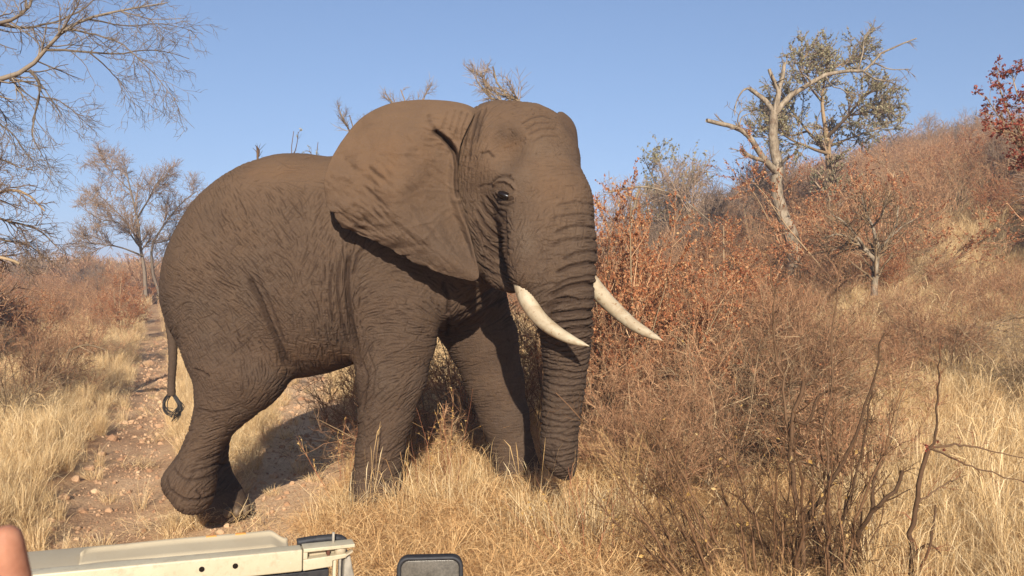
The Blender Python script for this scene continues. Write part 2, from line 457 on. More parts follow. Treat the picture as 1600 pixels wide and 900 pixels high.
def build_relief():
    rs = np.random.RandomState(11)
    Rl = Relief(225, 150, 960, 830)
    C = np.array(HIDE, float)
    def look(p):
        d = ((p[:, None, :] - C[None, :, :2]) ** 2).sum(2)
        w = 1 / (d + 60.0) ** 1.6; w /= w.sum(1, keepdims=True)
        out = []
        for k in (2, 4):
            a = np.radians(2 * C[:, k])
            out.append(0.5 * np.arctan2(w @ np.sin(a), w @ np.cos(a)))
            out.append(w @ C[:, k + 1])
        return out + [w @ C[:, 6]]
    # creases follow the direction field as evenly spaced broken lines, two crossing families
    gx, gy = np.arange(225, 960, 5.0), np.arange(150, 830, 5.0)
    GP = np.stack(np.meshgrid(gx, gy, indexing='xy'), -1).reshape(-1, 2); grid = [f.reshape(len(gy), len(gx)) for f in look(GP)]
    for fam, sep, n in ((0, 4.9, 16000), (1, 6.0, 13000)):
        TH, AM = grid[fam * 2], grid[fam * 2 + 1]; LN = grid[4]
        cell = sep * .72; occ = np.zeros((int(700 / cell), int(760 / cell)), np.int32)
        for k in range(n):
            x, y = rs.uniform(235, 950), rs.uniform(155, 825)
            i, j = int((y - 150) / 5), int((x - 225) / 5); am = AM[i, j]
            if rs.rand() > am * 1.5: continue
            L = LN[i, j] * rs.uniform(.6, 2.2); half = []
            for sg in (1, -1):
                px, py = x, y; pts = []; wob = rs.normal(0, .10); prev = None
                for st in range(int(L / 2 / 3) + 1):
                    i, j = int((py - 150) / 5), int((px - 225) / 5)
                    if not (0 <= i < TH.shape[0] and 0 <= j < TH.shape[1]): break
                    oc = occ[int((py - 150) / cell), int((px - 225) / cell)]
                    if oc and oc != k + 1: break
                    t = TH[i, j] + wob; wob += rs.normal(0, .10); d = np.array((math.cos(t), -math.sin(t)))
                    if prev is None: d = d * sg
                    elif d @ prev < 0: d = -d
                    prev = d; px += 3 * d[0]; py += 3 * d[1]; pts.append((px, py))
                half.append(pts)
            pts = half[1][::-1] + [(x, y)] + half[0]
            if len(pts) < 4: continue
            for q in pts:
                a_, b_ = int((q[1] - 150) / cell), int((q[0] - 225) / cell)
                if 0 <= a_ < occ.shape[0] and 0 <= b_ < occ.shape[1]: occ[a_, b_] = k + 1
            Rl.line(pts, rs.uniform(.65, 1.05), rs.uniform(.3, 1.0) * min(am, 1.1) * (.55 if x > 735 and y < 345 else 1) * (.022 if fam == 0 else .017), 'min', 2)
    # short random nicks between them
    n = 5000; p = np.stack([rs.uniform(235, 950, n), rs.uniform(155, 825, n)], 1)
    th1, a1, th2, a2, ln = look(p)
    for q, t, a, l in zip(p, th2 + rs.normal(0, .5, n), a2, ln):
        if rs.rand() > a: continue
        l = l * rs.uniform(.2, .45); dx, dy = math.cos(t) * l / 2, -math.sin(t) * l / 2
        Rl.line([(q[0] - dx, q[1] - dy), (q[0] + rs.normal(0, 1), q[1] + rs.normal(0, 1)), (q[0] + dx, q[1] + dy)], rs.uniform(.7, 1.1), rs.uniform(.004, .011), 'min', 2)
    big = [  # the large folds that give the animal its character
        ([(551, 395), (547, 440), (549, 490), (553, 540), (556, 580)], 3.5, .030), ([(538, 400), (533, 450), (536, 500), (540, 545)], 2.2, .014), ([(527, 410), (521, 460), (523, 510)], 2.0, .012), ([(558, 430), (563, 400), (575, 385)], 2.4, .014),
        ([(395, 430), (412, 465), (425, 505), (436, 545), (441, 580)], 4.0, .030), ([(406, 425), (425, 460), (438, 500), (446, 540)], 2.2, .010),
        ([(700, 500), (690, 520), (683, 540)], 3, .02), ([(690, 440), (700, 470), (698, 495)], 3, .02), ([(705, 520), (735, 500), (765, 485), (790, 470)], 2.5, .016), ([(700, 505), (730, 490), (770, 468)], 2.5, .016), ([(715, 480), (745, 470), (775, 450)], 2.5, .018),
        ([(302, 577), (318, 580), (332, 588)], 1.8, .016), ([(303, 640), (330, 645), (365, 640)], 2, .010), ([(560, 560), (572, 590), (566, 630), (560, 650)], 2, .012), ([(572, 545), (585, 580), (580, 620)], 1.6, .008),
        ([(625, 700), (605, 712), (585, 712)], 2, .012), ([(628, 720), (606, 730), (580, 728)], 2, .012), ([(630, 745), (605, 757), (590, 755)], 2.4, .014),
        ([(345, 705), (325, 722), (295, 728)], 2, .010), ([(342, 722), (322, 738), (290, 742)], 2, .010), ([(340, 740), (320, 752), (300, 755)], 2, .009),
        ([(249, 748), (258, 768), (284, 783), (318, 789), (338, 786)], 2.0, .016), ([(258, 735), (285, 752), (318, 756), (340, 748)], 1.8, .010), ([(300, 770), (306, 780), (305, 790)], 1.5, .010), ([(320, 772), (326, 782), (324, 792)], 1.5, .010),
        # eye, brow and cheek
        ([(770, 295), (780, 287), (792, 287), (803, 294)], 1.3, .010), ([(766, 300), (775, 288), (788, 283), (800, 288)], 1.5, .009), ([(770, 312), (779, 326), (791, 330), (803, 325)], 1.5, .012), ([(768, 318), (778, 334), (790, 338)], 1.5, .010),
        ([(752, 318), (762, 336), (774, 350), (786, 360)], 2.4, .013), ([(745, 330), (757, 352), (772, 368), (788, 378)], 2.2, .016), ([(742, 345), (753, 368), (768, 385), (786, 394)], 2.2, .016), ([(760, 310), (772, 332), (784, 346), (790, 358)], 2, .014), ([(790, 335), (789, 355), (791, 380), (791, 405)], 2.2, .016),
        ([(752, 250), (765, 247), (775, 256)], 1.8, .012), ([(772, 300), (760, 296), (748, 300)], 1.6, .006),
        ([(752, 400), (770, 412), (786, 418)], 2, .016), ([(750, 415), (768, 426), (785, 430)], 2, .016), ([(756, 385), (772, 398), (788, 404)], 2, .014),
        ([(772, 299), (780, 293), (791, 294), (800, 300), (806, 309)], 2.0, -.022), ([(776, 307), (784, 314), (793, 317), (801, 316), (806, 311)], 2.0, -.016), ([(776, 312), (784, 319), (794, 323), (803, 320)], 1.3, .012),
        # creases beside the ear and on the forehead
        ([(752, 178), (744, 205), (738, 235), (735, 260)], 1.8, .012), ([(762, 172), (752, 205), (746, 235)], 1.8, .010), ([(742, 185), (733, 212), (727, 240)], 1.8, .012), ([(732, 190), (724, 215), (720, 235)], 1.6, .010),
        ([(812, 208), (828, 196), (845, 190), (862, 193)], 1.8, .009), ([(818, 216), (836, 204), (858, 202)], 1.6, .008), ([(822, 226), (842, 214), (866, 212)], 1.6, .007), ([(826, 238), (846, 226), (872, 224)], 1.5, .006)]
    for pts, w, dp in big: Rl.line(pts, w, dp, 'add', 1)
    for y, x0, x1, w, dp, sag in ((330, 858, 924, 1.6, .008, -5), (348, 850, 926, 1.6, .009, -6), (366, 856, 927, 2, .013, -8), (385, 852, 929, 1.8, .010, -9), (402, 868, 930, 2.0, .014, -7), (421, 858, 932, 2.4, .020, -10), (440, 855, 932, 2.0, .012, -10), (452, 850, 932, 2.8, .026, -12), (470, 846, 930, 2.0, .014, -8), (482, 848, 930, 2.8, .026, -5), (494, 855, 928, 2.2, .018, -4), (506, 862, 926, 2.4, .020, -4), (520, 868, 923, 2, .016, -3)):
        xs = np.linspace(x0, x1, 7)
        Rl.line([(x, y + sag * (1 - ((x - x0) / (x1 - x0) * 2 - 1.25) ** 2) - (x1 - x) * .0 + rs.normal(0, .7)) for x in xs], w, dp, 'add', 1)
    for dx in (0, 6, 12, 20): Rl.line([(842 + dx * .2, 474 + dx * .3), (856 + dx, 462 - dx * .2), (880 + dx, 456 + dx * .4)], 1.5, .010, 'add', 1)
    return Rl

TRUNK = [(862, 380, 6.10), (868, 430, 6.02), (880, 480, 6.0), (885, 520, 6.02), (884, 560, 6.06), (881.5, 605, 6.08), (877, 650, 6.08), (873, 690, 6.08), (875, 716, 6.10), (884, 736, 6.16)]
def hide_relief(v, Rl):
    """height of the hide at the body's vertices, along their normals"""
    u, w = side_uv(v)
    d = Rl.sample(u, w)
    # trunk rings
    T = np.array([P(*t) for t in TRUNK]); seg = np.linalg.norm(np.diff(T, axis=0), axis=1); cum = np.concatenate([[0], np.cumsum(seg)])
    near = np.where((v[:, 0] > .05) & (v[:, 1] < 6.6) & (v[:, 2] < 2.0))[0]
    p = v[near]; best = np.full(len(p), 1e9); arc = np.zeros(len(p))
    for k in range(len(T) - 1):
        e = T[k + 1] - T[k]; t = np.clip(((p - T[k]) @ e) / (e @ e), 0, 1)
        dd = np.linalg.norm(p - T[k] - t[:, None] * e, axis=1)
        m = dd < best; best[m] = dd[m]; arc[m] = (cum[k] + t * seg[k])[m]
    n = noise3(p * 7) * .5 + noise3(p * 21) * .25
    wt = sstep(.40, .62, arc) * sstep(.32, .24, best)
    ph = arc / .047 + n * 1.1
    ring = 1 - np.abs(np.mod(ph, 1) - .5) * 2          # 0..1, crease at 0
    kk = .6 + .8 * np.clip(noise3(np.stack([np.floor(ph) * 3.7, p[:, 0] * 3, p[:, 1] * 3], 1)) + .4, 0, 1)
    d[near] += wt * kk * -.012 * np.exp(-(ring / .28) ** 2)
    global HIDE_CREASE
    HIDE_CREASE = np.clip(-d / .013, 0, 1)            # bare dark hide between dusty plates, plus crease shade put into the colour
    # pebbly grain and soft unevenness
    d += .0045 * fbm(v * 9, 2) + .0022 * noise3(v * 34)
    return d

def sweep(path, radii, sides=10, squash=1.0, cap=True):
    """tube along a path with a parallel-transported frame"""
    path = np.array(path, float); n = len(path); radii = np.broadcast_to(np.asarray(radii, float), (n,))
    tan = np.gradient(path, axis=0); tan /= np.linalg.norm(tan, axis=1, keepdims=True) + 1e-12
    ref = np.array([0, 0, 1.0]) if abs(tan[0][2]) < .9 else np.array([0, 1.0, 0])
    a = np.cross(tan[0], ref); a /= np.linalg.norm(a)
    ang = np.linspace(0, 2 * np.pi, sides, endpoint=False); V = []
    for k in range(n):
        a = a - tan[k] * (a @ tan[k]); a /= np.linalg.norm(a) + 1e-12
        b = np.cross(tan[k], a)
        V.append(path[k] + radii[k] * (np.cos(ang)[:, None] * a + squash * np.sin(ang)[:, None] * b))
    V = np.concatenate(V)
    i = np.arange(sides); j = (i + 1) % sides
    q = np.concatenate([np.stack([k * sides + i, k * sides + j, (k + 1) * sides + j, (k + 1) * sides + i], 1) for k in range(n - 1)])
    if cap:
        V = np.vstack([V, path[0], path[-1]])
        q = np.concatenate([q, np.stack([np.full(sides, n * sides), j, i, i], 1)[:, [0, 1, 2, 2]] * 0 + np.stack([np.full(sides, n * sides), j, i, np.full(sides, n * sides)], 1),
                            np.stack([np.full(sides, n * sides + 1), (n - 1) * sides + i, (n - 1) * sides + j, np.full(sides, n * sides + 1)], 1)])
    return V, q

def poly_mesh(name, V, q, mat=None, smooth=True, attrs=None):
    """quads, where a repeated last corner means a triangle"""
    q = np.asarray(q); tri = (q[:, 3] == q[:, 0]) | (q[:, 3] == q[:, 2])
    loops = np.concatenate([q[~tri].ravel(), q[tri][:, :3].ravel()])
    counts = np.concatenate([np.full((~tri).sum(), 4), np.full(tri.sum(), 3)])
    return mesh_np(name, V, loops, counts, mat, smooth, attrs)

NEAR_ROOT = [(744, 170, 6.48), (738, 185, 6.38), (728, 205, 6.34), (719, 228, 6.33), (716, 255, 6.33), (716, 285, 6.35), (720, 315, 6.37), (730, 350, 6.38), (740, 390, 6.36), (748, 425, 6.33), (747, 436, 6.32)]
NEAR_RIM = [(744, 170, 6.48), (725, 162, 6.48), (695, 157, 6.50), (650, 156, 6.52), (605, 163, 6.50), (565, 184, 6.44), (535, 219, 6.36), (514, 255, 6.30), (507, 278, 6.27), (506, 290, 6.26), (509, 309, 6.25), (513, 326, 6.25), (529, 347, 6.26), (534, 355, 6.26), (548, 360, 6.27), (580, 375, 6.28), (609, 388, 6.30), (615, 390, 6.30), (620, 396, 6.30), (650, 411, 6.31), (690, 427, 6.32), (728, 437, 6.33), (741, 439, 6.33), (747, 436, 6.34)]
def near_ear():
    nv, nu = 190, 110
    a = resample(NEAR_ROOT, nv); b = resample(NEAR_RIM, nv)
    u = np.linspace(0, 1, nu) ** .9
    UV = a[:, None, :] * (1 - u)[None, :, None] + b[:, None, :] * u[None, :, None]
    X, Y, D = UV[..., 0].copy(), UV[..., 1].copy(), UV[..., 2].copy()
    vr = np.linspace(0, 1, nv); ru = np.random.RandomState(4)
    rag = (noise3(np.stack([vr * 38, 0 * vr, 0 * vr], 1)) * 2.4 + noise3(np.stack([vr * 95, 0 * vr + 4, 0 * vr], 1)) * 1.3) * sstep(.30, .42, vr) * sstep(1.0, .93, vr)
    for c_, d_ in ((.47, 3.5), (.585, 4.0), (.72, 3.0), (.80, 4.5), (.86, 2.5)): rag = rag - d_ * np.exp(-((vr - c_) / .006) ** 2)
    Y += rag[:, None] * u[None, :] ** 12; X += -.4 * rag[:, None] * u[None, :] ** 12
    vv = np.linspace(0, 1, nv)[:, None] + 0 * X; uu = u[None, :] + 0 * X
    flat = np.stack([X.ravel(), Y.ravel(), np.zeros(X.size)], 1)
    lens = np.sin(np.pi * vv)
    D -= .15 * np.sin(np.pi * uu ** .85) * lens                                   # the leaf bows towards the light
    D += .10 * sstep(.0, .10, uu) * sstep(.55, .12, uu) * sstep(.14, .3, vv) * sstep(.98, .75, vv)   # hollow behind the root fold
    rip = fbm(flat / 75.0, 3).reshape(X.shape)
    D -= .075 * rip * sstep(.1, .5, uu) * lens
    D -= .022 * np.sin((X * .5 + Y * .9) / 11 + 3 * rip) * sstep(.55, 1, uu) * sstep(.35, .55, vv) * sstep(.95, .8, vv) * .9   # rippled lower margin
    Rl = Relief(495, 150, 760, 450)
    rs = np.random.RandomState(5)
    for k in range(520):
        x, y = rs.uniform(505, 735), rs.uniform(165, 430)
        t = math.radians(-28 - 22 * (x - 510) / 220 + rs.normal(0, 8)) if y > 250 else math.radians(10 - 25 * (x - 510) / 220 + rs.normal(0, 9))
        st = 1.0 if (x < 600 and y > 240) else .4
        l = rs.uniform(14, 46); dx, dy = math.cos(t) * l / 2, -math.sin(t) * l / 2; c = rs.normal(0, .08)
        Rl.line([(x - dx, y - dy), (x - dy * c, y + dx * c), (x + dx, y + dy)], rs.uniform(1.0, 2.8), rs.choice([-1, 1, 1]) * st * rs.uniform(.004, .019), 'add', 2)
    for pts, w, dp in (([(676, 202), (690, 213), (702, 224), (711, 240), (714, 262), (713, 290), (716, 312)], 3.2, .075), ([(716, 312), (724, 334), (733, 356), (742, 382)], 2.2, .022), ([(690, 205), (704, 216), (716, 232), (720, 250)], 4.0, -.03), ([(719, 250), (720, 275), (719, 300)], 4.0, -.035),
                       ([(738, 360), (730, 380), (715, 395), (690, 400)], 1.2, -.004), ([(738, 360), (736, 395), (742, 425)], 1.2, -.004), ([(735, 330), (715, 360), (690, 372)], 1.3, -.004), ([(735, 330), (727, 385), (712, 415)], 1.2, -.004), ([(712, 330), (690, 345), (650, 350)], 1.4, -.004), ([(690, 345), (665, 372), (640, 380)], 1.2, -.003),
                       ([(700, 172), (694, 190), (690, 203)], 1.5, .012), ([(712, 170), (706, 190), (702, 206)], 1.5, .012), ([(722, 172), (715, 194), (711, 214)], 1.5, .012), ([(732, 174), (724, 198), (719, 222)], 1.5, .012), ([(668, 178), (672, 192), (680, 202)], 3, .012)):
        Rl.line(pts, w, dp, 'add', 1)
    for pts in ([(714, 300), (690, 296), (660, 300), (630, 312), (600, 318), (570, 316)], [(660, 300), (640, 286), (612, 280), (580, 284)], [(718, 320), (694, 330), (670, 345), (640, 356), (606, 362)], [(694, 330), (684, 352), (664, 374), (650, 392)], [(724, 340), (716, 366), (706, 392), (694, 414)], [(714, 280), (690, 266), (664, 246), (640, 238), (610, 240)], [(664, 246), (650, 226), (630, 208), (606, 200)], [(640, 356), (620, 368), (612, 380)], [(716, 366), (728, 388), (734, 414)]):
        Rl.line([(a + ru.normal(0, 2), b + ru.normal(0, 2)) for a, b in pts], 1.5, -.0065, 'add', 2)
    hh = Rl.sample(X.ravel(), Y.ravel()).reshape(X.shape)
    hh += (.0045 * fbm(flat / 9.0, 3)).reshape(X.shape)
    hh += .012 * (1 - 2 * np.abs(noise3(np.stack([(X * .86 - Y * .5).ravel() / 42, (X * .5 + Y * .86).ravel() / 8.5, 0 * X.ravel()], 1)))).reshape(X.shape) * sstep(.45, .9, uu) * sstep(.28, .45, vv) * lens
    D -= hh
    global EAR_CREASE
    EAR_CREASE = np.clip((-hh - .003) / .022, 0, .8).ravel()  # ear folds darkened likewise: crease shade in the hide colour
    back = .012 + .035 * (1 - uu) ** 1.5 * lens
    edge = sstep(0, .03, 1 - uu)
    PTS = np.stack([(X - 800) * D / FPX, D, CAM_H + (415 - Y) / FPX * D], -1)
    # exact pixel mapping for the front, shifted along depth for the back
    flatp = np.array([P(x, y, d) for x, y, d in zip(X.ravel(), Y.ravel(), D.ravel())]).reshape(PTS.shape)
    bk = flatp.copy(); bk[..., 1] += back * edge + .006
    V = np.concatenate([flatp.reshape(-1, 3), bk.reshape(-1, 3)])
    ii = np.arange(nv * nu).reshape(nv, nu)
    q = np.stack([ii[:-1, :-1], ii[:-1, 1:], ii[1:, 1:], ii[1:, :-1]], -1).reshape(-1, 4)
    N = nv * nu
    rim = np.stack([ii[:-1, -1], ii[:-1, -1] + N, ii[1:, -1] + N, ii[1:, -1]], -1)
    return V, np.concatenate([q[:, ::-1], q + N, rim[:, ::-1]])

def far_ear():
    nv, nu = 60, 40
    root = resample([(.36, 6.85, 3.26), (.42, 6.88, 3.1), (.43, 6.9, 2.8), (.42, 6.85, 2.4), (.38, 6.75, 2.05)], nv)
    rim = resample([(.36, 6.85, 3.26), (.44, 7.15, 3.36), (.58, 7.45, 3.24), (.60, 7.75, 2.8), (.50, 7.7, 2.3), (.38, 6.75, 2.05)], nv)
    u = np.linspace(0, 1, nu)
    pts = root[:, None] * (1 - u)[None, :, None] + rim[:, None] * u[None, :, None]
    pts[..., 0] += .045 * np.sin(np.pi * u)[None] * np.sin(np.linspace(0, np.pi, nv))[:, None]
    bk = pts.copy(); bk[..., 0] -= .02
    V = np.concatenate([pts.reshape(-1, 3), bk.reshape(-1, 3)]); N = nv * nu
    ii = np.arange(N).reshape(nv, nu)
    q = np.stack([ii[:-1, :-1], ii[:-1, 1:], ii[1:, 1:], ii[1:, :-1]], -1).reshape(-1, 4)
    rimq = np.stack([ii[:-1, -1], ii[:-1, -1] + N, ii[1:, -1] + N, ii[1:, -1]], -1)
    return V, np.concatenate([q, q[:, ::-1] + N, rimq])

def hide_marks(V):
    u, w = side_uv(V); nz = fbm(V * 5, 3); nz2 = fbm(V * 16 + 3, 2)
    g = lambda cx, cy, sx, sy: np.exp(-((u - cx) / sx) ** 2 - ((w - cy) / sy) ** 2)
    stain = g(790, 222, 20, 15) + .8 * g(748, 205, 9, 30) + .5 * g(790, 330, 8, 20) + .5 * g(890, 205, 18, 26) + .45 * g(330, 330, 40, 25) + .35 * g(640, 420, 40, 18)
    rusty = .9 * g(797, 237, 14, 9) + .8 * g(490, 562, 55, 20) + .6 * g(620, 270, 60, 50) + .5 * g(430, 262, 80, 16) + .4 * g(860, 310, 30, 60)
    pale = .8 * g(818, 385, 16, 30) + .7 * g(800, 290, 30, 14) + .6 * g(850, 245, 40, 25) + .4 * g(870, 360, 40, 40) + .5 * g(350, 480, 50, 40) + .35 * g(600, 560, 40, 60) + .4 * g(310, 700, 25, 50) + .5 * sstep(.25, .5, nz2) * sstep(0, .3, nz)
    f = np.clip(.75 + 1.3 * nz, 0, 1.3)
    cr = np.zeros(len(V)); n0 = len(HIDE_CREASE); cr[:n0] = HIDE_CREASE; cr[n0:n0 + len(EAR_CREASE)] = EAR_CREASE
    return {'crack_dark': cr, 'stain': np.clip(stain * f, 0, 1), 'rusty': np.clip(rusty * f, 0, 1), 'worn': np.clip(pale * f, 0, 1)}

def skin_material():
    m = Mat('elephant_skin', .9, .12); m.earth = (.91, .785, .63)
    co = m.coords('Object')
    big = m.noise(co, 1.3, 4, .6)
    mid = m.noise(co, 7, 5, .6)
    c = m.ramp(big, [(.30, (.076, .052, .038)), (.55, (.100, .069, .050)), (.75, (.122, .086, .062))])
    c = m.mix(m.math('MULTIPLY', mid, .55), c, m.ramp(mid, [(.35, (.058, .042, .032)), (.65, (.134, .095, .070))]))
    fine = m.noise(co, 60, 3, .6)
    pat = m.noise(co, .95, 5, .62, .8)
    c = m.mix(m.ramp(pat, [(.42, (0, 0, 0)), (.58, (.75, .75, .75))]), c, (.086, .066, .053))
    pat2 = m.noise(co, 3.2, 5, .65, .5)
    c = m.mix(m.ramp(pat2, [(.54, (0, 0, 0)), (.70, (.6, .6, .6))]), c, (.118, .078, .050))
    c = m.mix(.35, c, m.ramp(fine, [(.3, (.030, .022, .017)), (.7, (.098, .070, .050))]))
    # dried mud and dust, most of it on the upper body
    sep = m.node('ShaderNodeSeparateXYZ'); m.link(co, sep.inputs[0])
    up = m.math('MULTIPLY', m.math('SUBTRACT', sep.outputs[2], 1.65), 1.1, True)
    c = m.mix(m.math('MULTIPLY', up, m.math('ADD', m.math('MULTIPLY', big, .7), .0)), c, (.135, .093, .063))
    dust = m.math('MULTIPLY', m.math('SUBTRACT', sep.outputs[2], 2.5), 2.0, True)
    c = m.mix(m.math('MULTIPLY', dust, m.math('MULTIPLY', big, .9)), c, (.155, .103, .067))
    c = m.mix(m.math('MULTIPLY', m.attr('worn'), .6), c, (.122, .096, .075)); c = m.mix(m.math('MULTIPLY', m.attr('rusty'), .6), c, (.155, .092, .050)); c = m.mix(m.math('MULTIPLY', m.attr('stain'), .75), c, (.046, .035, .028)); c = m.mix(m.math('MULTIPLY', m.attr('crack_dark'), .70), c, (.030, .018, .012))
    m.color(c)
    vor = m.node('ShaderNodeTexVoronoi', feature='DISTANCE_TO_EDGE'); vor.inputs['Scale'].default_value = 46; vor.inputs['Randomness'].default_value = 1
    wob = m.node('ShaderNodeVectorMath', operation='ADD'); m.link(co, wob.inputs[0])
    nz = m.node('ShaderNodeTexNoise'); nz.inputs['Scale'].default_value = 22; m.link(co, nz.inputs['Vector'])
    sc = m.node('ShaderNodeVectorMath', operation='SCALE'); sc.inputs['Scale'].default_value = .03; m.link(nz.outputs['Color'], sc.inputs[0]); m.link(sc.outputs[0], wob.inputs[1])
    m.link(wob.outputs[0], vor.inputs['Vector'])
    cr = m.math('MINIMUM', m.math('MULTIPLY', vor.outputs['Distance'], 4.0), .8)
    h = m.math('ADD', cr, m.math('MULTIPLY', fine, .7))
    m.bump(h, .42, .006)
    return m.m

def build_elephant():
    F = build_elephant_field()
    v, f = surface_nets(F); v = relax(v, f, 4)
    # two rounds of subdivision where the hide faces the track, the plain cage on the far flank
    nf = np.cross(v[f[:, 2]] - v[f[:, 0]], v[f[:, 3]] - v[f[:, 1]]); nf /= np.linalg.norm(nf, axis=1, keepdims=True) + 1e-12
    near = nf[:, 1] < .14
    tmp = obj('tmp', quads('tmp', v, f)); md = tmp.modifiers.new('s', 'SUBSURF'); md.levels = md.render_levels = 2
    dg = bpy.context.evaluated_depsgraph_get(); ev = tmp.evaluated_get(dg); em = ev.to_mesh()
    n = len(em.vertices); co = np.empty(n * 3, np.float32); em.vertices.foreach_get('co', co); co = co.reshape(-1, 3).astype(float)
    no = np.empty(n * 3, np.float32); em.vertex_normals.foreach_get('vector', no); no = no.reshape(-1, 3)
    lp = np.empty(len(em.loops), np.int32); em.loops.foreach_get('vertex_index', lp)
    ev.to_mesh_clear(); bpy.data.objects.remove(tmp)
    q = np.concatenate([lp.reshape(-1, 16, 4)[near].reshape(-1, 4), f[~near]])
    used, inv = np.unique(q, return_inverse=True); co, no, q = co[used], no[used], inv.reshape(-1, 4)
    co = co + no * hide_relief(co, build_relief())[:, None]
    parts = [(co, q)]
    parts.append(near_ear()); parts.append(far_ear())
    tail = resample([tuple(P(272, 425, 7.22)), tuple(P(261, 450, 7.15)), tuple(P(264, 485, 7.15)), tuple(P(269, 525, 7.15)), tuple(P(270, 560, 7.15)), tuple(P(268, 595, 7.16)), tuple(P(268, 618, 7.16))], 70)
    rr = np.interp(np.linspace(0, 1, 70), [0, .3, .7, .9, 1], [.075, .052, .036, .032, .036]) * (1 + .05 * np.sin(np.arange(70) * 2.1))
    parts.append(sweep(tail, rr, 14))
    V = []; Q = []; off = 0
    for a, b in parts: V.append(a); Q.append(b + off); off += len(a)
    V = np.concatenate(V); Q = np.concatenate(Q)
    base = np.array([-1.2, 7.25, 0.0])
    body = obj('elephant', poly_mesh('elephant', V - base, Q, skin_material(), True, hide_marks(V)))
    body.location = base
    tag(body, 'big brown-grey bull elephant with long white tusks striding past the vehicle', 'elephant')
    # tusks
    iv = Mat('ivory', .45, .4); c = iv.coords('Object')
    st = iv.noise(c, 9, 5, .65, 1.0); col = iv.ramp(st, [(.3, (.26, .185, .11)), (.5, (.36, .295, .205)), (.7, (.45, .39, .29))])
    spots = iv.noise(c, 34, 3, .6); col = iv.mix(iv.ramp(spots, [(.60, (0, 0, 0)), (.68, (1, 1, 1))]), col, (.20, .11, .05)); iv.color(iv.mix(.8, (.42, .36, .265), col)); iv.bump(st, .3, .004)
    for pts, rad in (([(813, 415, 6.02), (816, 440, 5.96), (825, 470, 5.88), (842, 496, 5.80), (866, 516, 5.71), (893, 531, 5.63), (921, 541, 5.56)], [15.5, 16, 15, 13, 11, 8, 2.0]),
                     ([(905, 415, 6.28), (922, 440, 6.22), (942, 464, 6.14), (965, 487, 6.05), (990, 508, 5.96), (1014, 522, 5.88), (1035, 532, 5.80)], [15, 15.5, 14.5, 13, 11, 8.5, 2.5])):
        p3 = resample([tuple(P(*p)) for p in pts], 48)
        rr = np.interp(np.linspace(0, 1, 48), np.linspace(0, 1, 7), np.array(rad)) * 5.45 / FPX
        rr[-3:] *= [.85, .6, .25]
        a, b = sweep(p3, rr, 20)
        t = obj('tusk', poly_mesh('tusk', a - base, b, iv.m), body)
    nm_ = Mat('toenail', .6, .3); nn = nm_.noise(nm_.coords('Object'), 30, 4, .6); nm_.color(nm_.ramp(nn, [(.3, (.085, .060, .038)), (.7, (.14, .10, .065))]))
    th, ph = np.meshgrid(np.linspace(0, np.pi, 9), np.linspace(0, 2 * np.pi, 14, endpoint=False), indexing='ij')
    i, j = np.meshgrid(np.arange(8), np.arange(14), indexing='ij'); nq = np.stack([i * 14 + j, i * 14 + (j + 1) % 14, (i + 1) * 14 + (j + 1) % 14, (i + 1) * 14 + j], -1).reshape(-1, 4)
    unit = np.stack([np.sin(th) * np.cos(ph), np.sin(th) * np.sin(ph), np.cos(th)], -1).reshape(-1, 3)
    for (px, py, D, rx, rz) in ((384, 797, 7.52, .035, .05), (371, 800, 7.43, .04, .05), (356, 801, 7.39, .04, .048)):
        obj('toenail', quads('toenail', unit * (rx, .05, rz) + P(px, py, D) - base, nq, nm_.m), body)
    # tail tuft: wiry black hair curling forward
    hm = Mat('tail_hair', .6, .4); hm.color((.025, .02, .017)); rs = np.random.RandomState(3); V, Q, off = [], [], 0
    for k in range(34):
        s = rs.normal(0, 1, 3) * .014
        if k < 20: px = [(267, 612), (276, 624), (282 + rs.normal(0, 1.5), 636), (277 + rs.normal(0, 2), 647), (272 + rs.normal(0, 2.5), 655)]
        else: px = [(266, 616), (259, 625), (257 + rs.normal(0, 1.2), 634), (262 + rs.normal(0, 1.5), 643), (271 + rs.normal(0, 2), 647)]
        p3 = resample([tuple(P(x, y, 7.16) + s * (.4 + .25 * i)) for i, (x, y) in enumerate(px)], 12)
        a, b = sweep(p3, np.linspace(.0055, .002, 12), 4); V.append(a); Q.append(b + off); off += len(a)
    obj('tail_tuft', poly_mesh('tail_tuft', np.concatenate(V) - base, np.concatenate(Q), hm.m), body)
    # eye
    from mathutils.bvhtree import BVHTree
    bt = BVHTree.FromPolygons([tuple(x) for x in co[::1]], [tuple(x) for x in q], all_triangles=False)
    o = Vector((0, 0, CAM_H)); d = (Vector(P(789, 305, 6.2)) - o).normalized(); hit = bt.ray_cast(o, d)
    ctr = np.array(hit[0]) + np.array(d) * .012
    em_ = Mat('eye', .30, .35); em_.color((.009, .005, .003))
    th, ph = np.meshgrid(np.linspace(0, np.pi, 17), np.linspace(0, 2 * np.pi, 26, endpoint=False), indexing='ij')
    sp = np.stack([np.sin(th) * np.cos(ph), np.sin(th) * np.sin(ph), np.cos(th)], -1).reshape(-1, 3) * (.062, .040, .027)
    sp = np.array(Matrix.Rotation(-.45, 3, 'Z') @ Matrix.Rotation(.40, 3, 'Y')).dot(sp.T).T
    i, j = np.meshgrid(np.arange(16), np.arange(26), indexing='ij'); qq = np.stack([i * 26 + j, (i + 1) * 26 + j, (i + 1) * 26 + (j + 1) % 26, i * 26 + (j + 1) % 26], -1).reshape(-1, 4)
    obj('eye', quads('eye', sp + ctr - base, qq, em_.m), body)
    return body, bt

